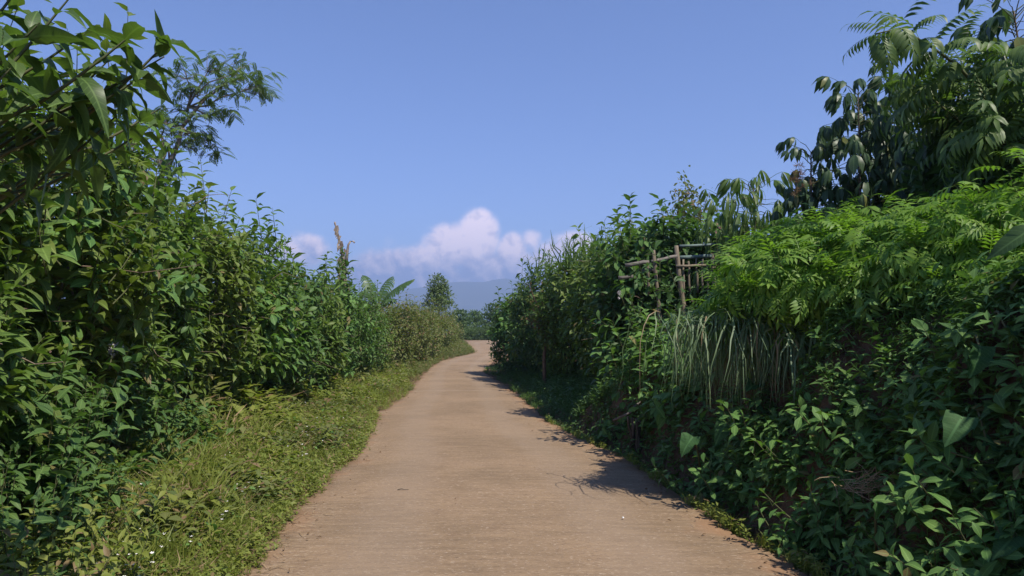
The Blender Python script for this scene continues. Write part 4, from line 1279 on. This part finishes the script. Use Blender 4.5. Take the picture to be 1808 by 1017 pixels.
# ------------------------------------------------------------------ ground cover (nobody could count it)
def herb_t(seed):
    r = random.Random(seed)
    ts = []
    h = r.uniform(.6, 1.0)
    lean = np.array([r.uniform(-.3, .3), r.uniform(-.3, .3), 0])
    n = r.randint(7, 10)
    for i in range(n):
        t = (i + 1) / n
        p = lean * t * t * h + np.array([0, 0, h * t])
        a = i * 2.4 + r.uniform(-.4, .4)
        d = np.array([math.cos(a), math.sin(a), r.uniform(-.1, .7)])
        ts.append(moved(leaf_t(2, r.uniform(.38, .55), .2, .25, 'ovate'), rotm(d, (0, 0, 1)) * r.uniform(.28, .5), p))
    ts.append(ribbon_t([(0, 0, 0), lean * .25 * h + np.array([0, 0, h * .5]), lean * h + np.array([0, 0, h])], [.025, .02, .012], (r.uniform(-1, 1), -1, 0)))
    return join_t(ts)


def tuft_t(seed):
    r = random.Random(seed)
    ts = []
    for i in range(9):
        a = r.uniform(0, 6.28); v = np.array([math.cos(a), math.sin(a), 0]); b = np.array([r.gauss(0, .12), r.gauss(0, .12), 0])
        h = r.uniform(.5, 1.0); o = r.uniform(.1, .55)
        ts.append(ribbon_t([b, b + v * o * .35 + np.array([0, 0, h * .6]), b + v * o + np.array([0, 0, h * (1 - o * .35)])], [.035, .035, .004], (v[1], -v[0], .3) if r.random() < .5 else (0, -1, .2)))
    return join_t(ts)


HERB = [herb_t(i) for i in range(8)]
TUFT = [tuft_t(i) for i in range(6)]


def scatter(name, label, ts, mat, XY, H, kindname='ground cover', z_off=0.0, lean=.15):
    n = len(XY)
    Z = gz(XY[:, 0], XY[:, 1]) + z_off
    D = unit(np.stack([rng.normal(0, lean, n), rng.normal(0, lean, n), np.ones(n)], 1))
    th = rng.uniform(0, 6.28, n)
    Nn = np.stack([np.cos(th), np.sin(th), np.zeros(n)], 1)
    Nn = unit(Nn - (Nn * D).sum(1, keepdims=True) * D)
    X = np.cross(Nn, D)
    M = np.stack([X * H[:, None], Nn * H[:, None], D * H[:, None]], -1)
    T = np.stack([XY[:, 0], XY[:, 1], Z], 1)
    w = rng.integers(0, len(ts), n)
    t = join_t([spread_t(ts[k], M[w == k], T[w == k]) for k in range(len(ts)) if (w == k).any()])
    o = bpy.data.objects.new(name, to_mesh(name, t, mat)); COL.objects.link(o)
    o['kind'] = 'stuff'; o['label'] = label; o['category'] = kindname
    return o


def strip(n, y0, y1, side, w0, w1, pw=1.6, bias=1.0):
    """Random points on a verge, thicker near the camera. w0, w1: metres out from the road's edge."""
    v = rng.random(n)
    y = (y0 ** (1 - pw) + v * (y1 ** (1 - pw) - y0 ** (1 - pw))) ** (1 / (1 - pw))
    d = w0 + (w1 - w0) * rng.random(n) ** bias
    x = xl(y) - d if side < 0 else xr(y) + d
    edge = (vnoise(x, y, 1.3, 21) - .68) * .6 + (vnoise(x, y, 4, 22) - .5) * .4 + (vnoise(x, y, 11, 23) - .5) * .2
    keep = d > np.maximum(edge * (.25 + .75 * sm(4.5, 7, y)), -.16)
    return np.stack([x, y], 1)[keep], d[keep]


def patchy(q, d, s_, seed): return .45 + 1.15 * vnoise(q[:, 0], q[:, 1], s_, seed)
q, d = strip(20000, 3.2, 26, -1, -.1, 2.4)
kind_ = vnoise(q[:, 0], q[:, 1], 1.1, 41) + rng.normal(0, .16, len(q))
H = rng.uniform(.10, .26, len(q)) * (.45 + .5 * sm(0, .7, d) + .8 * sm(1.0, 2.2, d)) * (1 + .02 * q[:, 1]) * patchy(q, d, 2.1, 44)
a_ = kind_ < .60
scatter('verge_weeds', 'low sunlit weeds covering the verge between the lane and the hedge', HERB, M_VERGE, q[a_], H[a_], 'weeds')
a_ = (kind_ >= .60) & (kind_ < .8)
scatter('dry_verge_weeds', 'browning weeds in patches on the sunny verge', HERB[:5], M_BROWN, q[a_], H[a_] * 1.1, 'weeds')
q, d = strip(7000, 3.2, 26, -1, -.05, 2.6)
H = rng.uniform(.10, .40, len(q)) * (.4 + .5 * sm(0, .7, d) + .9 * sm(1.0, 2.3, d)) * patchy(q, d, 1.5, 47)
a_ = rng.random(len(q)) < .86
scatter('verge_grass', 'short grass mixed into the verge weeds beside the lane', TUFT, M_VERGE, q[a_], H[a_], 'grass')
scatter('dry_verge_grass', 'straw coloured dead grass standing among the verge weeds', TUFT, M_STRAW, q[~a_], H[~a_] * .9, 'grass')
q, d = strip(5000, 26, 62, -1, -.1, 2.2, 1.2)
scatter('far_verge_grass', 'yellowish grass and weeds on the far verge inside the bend', TUFT + HERB, M_BROWN, q, rng.uniform(.22, .5, len(q)) * (.5 + .5 * sm(0, .9, d)), 'grass')
q, d = strip(5000, 11.0, 32, 1, .0, 2.4, 1.2)
scatter('shaded_verge_grass', 'low grass and weeds at the foot of the shaded hedge', HERB + TUFT, M_WEED, q, rng.uniform(.12, .3, len(q)) * (.6 + .6 * sm(0, 1, d)), 'grass')
q, d = strip(900, 4.0, 13, 1, -.02, .24, 1.3)
scatter('lane_edge_grass', 'thin fringe of bright grass along the lip of the ditch', TUFT + HERB, M_VERGE, q, rng.uniform(.07, .17, len(q)), 'grass')
q, d = strip(8500, 1.6, 12.5, 1, .2, 1.9, 1.7)
scatter('bank_undergrowth', 'dark low undergrowth on the face of the bank and in the ditch', HERB, M_WEED, q, rng.uniform(.10, .30, len(q)) * np.where(d > .75, .7, 1), 'undergrowth', lean=.5)
q, d = strip(5200, 2.6, 9, -1, 1.3, 3.4, 1.3)
scatter('hedge_foot_undergrowth', 'dark undergrowth in the shade at the foot of the hedge', HERB, M_WEED, q, rng.uniform(.14, .42, len(q)), 'undergrowth', lean=.4)

q, d = strip(700, 3.4, 18, -1, .2, 2.3)
dd_ = np.stack([rng.normal(0, 1, len(q)), rng.normal(0, 1, len(q)), rng.uniform(.0, .9, len(q))], 1); ll = rng.uniform(.04, .10, len(q))
o = bpy.data.objects.new('broad_verge_weeds', to_mesh('broad_verge_weeds', spread_t(T_OBOV[0], frames(dd_, rng.normal(0, .4, dd_.shape) + np.array([0, 0, 1.]), ll, ll * 1.3),
    np.stack([q[:, 0], q[:, 1], gz(q[:, 0], q[:, 1]) + rng.uniform(.08, .2, len(q))], 1)), M_BANKWEED)); COL.objects.link(o)
o['kind'] = 'stuff'; o['label'] = 'broad green leaves of low weeds scattered through the verge'; o['category'] = 'weeds'

n_ = 1500; y = 3.3 + 11 * rng.random(n_) ** 1.7
d = rng.normal(.03, .06, n_) - .06 * vnoise(y, y * 0, 1.6, 61)
scatter('creeping_edge_weeds', 'small weeds creeping over the sunny edge of the lane', HERB + TUFT[:2], M_VERGE, np.stack([xl(y) - d, y], 1), rng.uniform(.05, .15, n_), 'weeds', z_off=.03, lean=.35)
q, d = strip(4200, 2.2, 11, 1, .3, 2.0, 1.2)
scatter('bank_creepers', 'green creeping leaves over the face of the bank', HERB, M_BANKWEED, q, rng.uniform(.12, .28, len(q)), 'undergrowth', lean=.55)

# tiny white flowers, dry straw on the lane's edges, litter
fl = join_t([moved(leaf_t(1, .7, .2, -.2, 'ovate'), rotm((math.cos(a), math.sin(a), .35), (0, 0, 1)), (0, 0, 0)) for a in np.linspace(0, 6.28, 6)[:-1]])
q, d = strip(1100, 3.6, 24, -1, .25, 2.4)
scatter('wild_flowers', 'tiny white wild flowers dotted over the verge weeds', [fl], M_FLOWER, q, rng.uniform(.008, .019, len(q)), 'flowers', z_off=.17)
straw = [ribbon_t([(-.5, 0, 0), (-.1, random.uniform(-.1, .1), .03), (.5, random.uniform(-.2, .2), .01)], [.03, .035, .015]) for _ in range(5)]
straw = [moved(s, np.array([[1, 0, 0], [0, 1, 0], [0, 0, 1.]]), (0, 0, 0)) for s in straw]
v = rng.random(900); y = (3.4 ** -.8 + v * (24 ** -.8 - 3.4 ** -.8)) ** (-1 / .8)
dl_ = np.abs(rng.normal(0, .16, 900)) * (rng.random(900) < .9) + rng.uniform(0, .5, 900) * .3
x = np.where(rng.random(900) < .75, xl(y) + dl_, xr(y) - dl_ * .8)
keep = vnoise(x, y, 1.1, 31) > .42
q = np.stack([x, y], 1)[keep]
n = len(q); th = rng.normal(0, .7, n); H = rng.uniform(.04, .14, n)
M = np.stack([np.stack([np.cos(th) * H, np.sin(th) * H, 0 * H], 1), np.stack([-np.sin(th) * H, np.cos(th) * H, 0 * H], 1), np.stack([0 * H, 0 * H, H], 1)], -1)
uq = np.clip((q[:, 0] - xl(q[:, 1])) / (xr(q[:, 1]) - xl(q[:, 1])), 0, 1)
T = np.stack([q[:, 0], q[:, 1], rise(q[:, 1]) + .03 * (1 - (2 * uq - 1) ** 2) + .010], 1)
w = rng.integers(0, 5, n)
t = join_t([spread_t(straw[k], M[w == k], T[w == k]) for k in range(5)])
o = bpy.data.objects.new('straw_litter', to_mesh('straw_litter', t, M_STRAW)); COL.objects.link(o)
o['kind'] = 'stuff'; o['label'] = 'dry straw and dead grass bits along the edges of the lane'; o['category'] = 'litter'
v = rng.random(260); y = (3.4 ** -.8 + v * (20 ** -.8 - 3.4 ** -.8)) ** (-1 / .8)
dl_ = np.abs(rng.normal(0, .22, 260)); sd_ = rng.random(260) < .5
x = np.where(sd_, xl(y) + dl_, xr(y) - dl_)
uq = np.clip((x - xl(y)) / (xr(y) - xl(y)), 0, 1); th = rng.uniform(0, 6.28, 260); ll = rng.uniform(.02, .06, 260)
dd_ = np.stack([np.cos(th), np.sin(th), rng.uniform(-.1, .25, 260)], 1)
M = frames(dd_, rng.normal(0, .35, (260, 3)) + np.array([0, 0, 1.]), ll)
o = bpy.data.objects.new('fallen_leaves', to_mesh('fallen_leaves', spread_t(T_HEDGE[0], M, np.stack([x, y, rise(y) + .03 * (1 - (2 * uq - 1) ** 2) + .012], 1)), M_DRY)); COL.objects.link(o)
o['kind'] = 'stuff'; o['label'] = 'small dry brown leaves dropped along both edges of the lane'; o['category'] = 'fallen leaves'
# gravel crumbs
ico = Tmpl([(0, 0, .8), (.9, .1, 0), (.2, .8, 0), (-.8, .3, .1), (-.4, -.7, 0), (.5, -.8, .05), (0, 0, -.5)],
           [(0, 1, 2), (0, 2, 3), (0, 3, 4), (0, 4, 5), (0, 5, 1), (6, 2, 1), (6, 3, 2), (6, 4, 3), (6, 5, 4), (6, 1, 5)], [(0, 0)] * 7)
v = rng.random(320); y = (3.4 ** -.9 + v * (24 ** -.9 - 3.4 ** -.9)) ** (-1 / .9)
dd_ = np.abs(rng.normal(0, .16, 320)); lft = rng.random(320) < .55
x = np.where(lft, xl(y) + dd_ - .05, xr(y) - dd_ + .05)
mid_ = rng.random(320) < .06; x = np.where(mid_, xl(y) + (xr(y) - xl(y)) * rng.random(320), x)
H = rng.uniform(.003, .010, 320)
M = np.einsum('n,ij->nij', H, np.eye(3)); uq = np.clip((x - xl(y)) / (xr(y) - xl(y)), 0, 1)
o = bpy.data.objects.new('gravel', to_mesh('gravel', spread_t(ico, M, np.stack([x, y, rise(y) + .03 * (1 - (2 * uq - 1) ** 2) + .006], 1)), plain_mat('crumbs', (.14, .085, .055), (.30, .19, .12), 5), False)); COL.objects.link(o)
o['kind'] = 'stuff'; o['label'] = 'loose reddish crumbs of earth and stone on the lane'; o['category'] = 'gravel'


def lone(name, label, cat, t, mat, loc):
    o = bpy.data.objects.new(name, to_mesh(name, moved(t, np.eye(3), (0, 0, 0)), mat)); COL.objects.link(o)
    o.location = loc; o['label'] = label; o['category'] = cat
    return o
g_ = G(711, 871)
lone('fallen_twig', 'small dark twig lying alone on the lane', 'twig', tube_t([(-.05, .0, .006), (-.015, .008, .012), (.02, -.004, .01), (.055, .004, .006)], [.004, .005, .004, .003], 6), M_BARK, (g_[0], g_[1], rise(g_[1]) + .028))
g_ = G(1100, 921)
lone('white_pebble', 'tiny white pebble on the lane near the leaf shadows', 'pebble', moved(ico, np.eye(3) * .014, (0, 0, 0)), M_FLOWER, (g_[0], g_[1], rise(g_[1]) + .03))
for (px, py, lab) in ((722, 0, ''),):
    pass

# ------------------------------------------------------------------ build all the plants
W2, H2 = 452, 254
zb = np.full((H2, W2), 1e9)


def project(Q):
    x, y, z = Q[:, 0], Q[:, 1], Q[:, 2] - EYE
    f = y * ca + z * sa; uq = -y * sa + z * ca
    f = np.where(f < .05, 1e9, f)
    return 904 + F * x / f, 508.5 - F * uq / f, f


samples = []
for pl in PLANTS:
    for bi, (ts, w, M, T, L, mat, part, single) in enumerate(pl.batches):
        S = T[:, None, :] + M[:, None, :, 1] * np.array([.25, .5, .8])[None, :, None]
        px, py, dp_ = project(S.reshape(-1, 3))
        cx, cyy = (px / 4).astype(int), (py / 4).astype(int)
        ok = (cx >= 0) & (cx < W2) & (cyy >= 0) & (cyy < H2) & (dp_ < 1e8)
        for ox in (-1, 0, 1):
            c2 = np.clip(cx + ox, 0, W2 - 1)
            np.minimum.at(zb, (cyy[ok], c2[ok]), dp_[ok])
        samples.append((pl, bi, cx, cyy, dp_, ok))
cand = []
for (pl, bi, cx, cyy, dp_, ok) in samples:
    ts, w, M, T, L, mat, part, single = pl.batches[bi]
    n = len(L)
    vis = np.zeros(n * 3, bool)
    vis[ok] = dp_[ok] <= zb[cyy[ok], cx[ok]] + .06
    score = vis.reshape(n, 3).sum(1)
    size = F * L / np.minimum(dp_.reshape(n, 3)[:, 1], 1e6)
    if single:
        idx = np.where((score >= 2) & (size >= 17))[0]
        cand += [(size[i], id(pl), bi, i, pl) for i in idx]
cand.sort(key=lambda q: -q[0])
MAX_SINGLE = 4300
chosen, count = {}, {}
tot = 0
for (sz, pid, bi, i, pl) in cand:
    if tot >= MAX_SINGLE: break
    if count.get(pid, 0) >= pl.limit: continue
    count[pid] = count.get(pid, 0) + 1; tot += 1
    chosen.setdefault((pid, bi), []).append(i)

mesh_of = {}
for pl in PLANTS:
    root = bpy.data.objects.new(pl.name, None); COL.objects.link(root)
    root.empty_display_size = .2
    root.location = pl.loc
    root['label'] = pl.label; root['category'] = pl.cat
    if pl.group: root['group'] = pl.group
    def child(name, me, kind=None, label=None):
        o = bpy.data.objects.new(name, me); COL.objects.link(o); o.parent = root
        if kind: o['kind'] = kind
        if label: o['label'] = label
        return o
    merged = {}
    for (name, t, mat, kind, label) in pl.parts:
        if kind == 'stuff':
            merged.setdefault((name, mat.name), [mat, []])[1].append(t)
        else:
            child(name, to_mesh(name, moved(t, np.eye(3), -pl.loc), mat), None, label)
    for (name, _), (mat, ts) in merged.items():
        child(name, to_mesh(name, moved(join_t(ts), np.eye(3), -pl.loc), mat), 'stuff')
    rest = {}
    for bi, (ts, w, M, T, L, mat, part, single) in enumerate(pl.batches):
        sel = chosen.get((id(pl), bi), [])
        take = np.zeros(len(L), bool); take[sel] = True
        for i in sel:
            key = (id(ts), int(w[i]), mat.name)
            if key not in mesh_of: mesh_of[key] = to_mesh('leaf', ts[w[i]], mat)
            o = child(part, mesh_of[key])
            m4 = np.eye(4); m4[:3, :3] = M[i]; m4[:3, 3] = T[i] - pl.loc
            o.matrix_basis = Matrix(m4.tolist())
        for k in range(len(ts)):
            s = (w == k) & ~take
            if s.any(): rest.setdefault(mat.name, [mat, []])[1].append(spread_t(ts[k], M[s], T[s] - pl.loc))
    for mat, ts in rest.values():
        child('foliage', to_mesh('foliage', join_t(ts), mat), 'stuff')
print('single leaves', tot, 'of', len(cand), 'plants', len(PLANTS))

# ------------------------------------------------------------------ the air
hz = bpy.data.materials.new('haze'); hz.use_nodes = True
t = NT(hz.node_tree)
pv = t.n('ShaderNodeVolumePrincipled')
pv.inputs['Color'].default_value = (.50, .66, 1.0, 1)
pv.inputs['Density'].default_value = 4.5e-4
pv.inputs['Anisotropy'].default_value = .1
o_ = t.n('ShaderNodeOutputMaterial'); t.l(pv.outputs[0], o_.inputs['Volume'])
ex = 13000.0
top = float(MZ.max()) + 6
bv = [(-ex, -ex, -4), (ex, -ex, -4), (ex, ex, -4), (-ex, ex, -4), (-ex, -ex, top), (ex, -ex, top), (ex, ex, top), (-ex, ex, top)]
bt = Tmpl(bv, [(3, 2, 1, 0), (4, 5, 6, 7), (0, 1, 5, 4), (1, 2, 6, 5), (2, 3, 7, 6), (3, 0, 4, 7)], [(0, 0)] * 8)
o = bpy.data.objects.new('haze', to_mesh('haze', bt, hz, False)); COL.objects.link(o)
o['kind'] = 'stuff'; o['label'] = 'thin blue haze in the air over the whole landscape'; o['category'] = 'haze'
tri = sum(len(ob.data.loop_triangles) if False else sum(1 for _ in ()) for ob in COL.objects if ob.type == 'MESH')
print('loops', sum(len(ob.data.loops) for ob in COL.objects if ob.type == 'MESH'), 'objects', len(COL.objects))
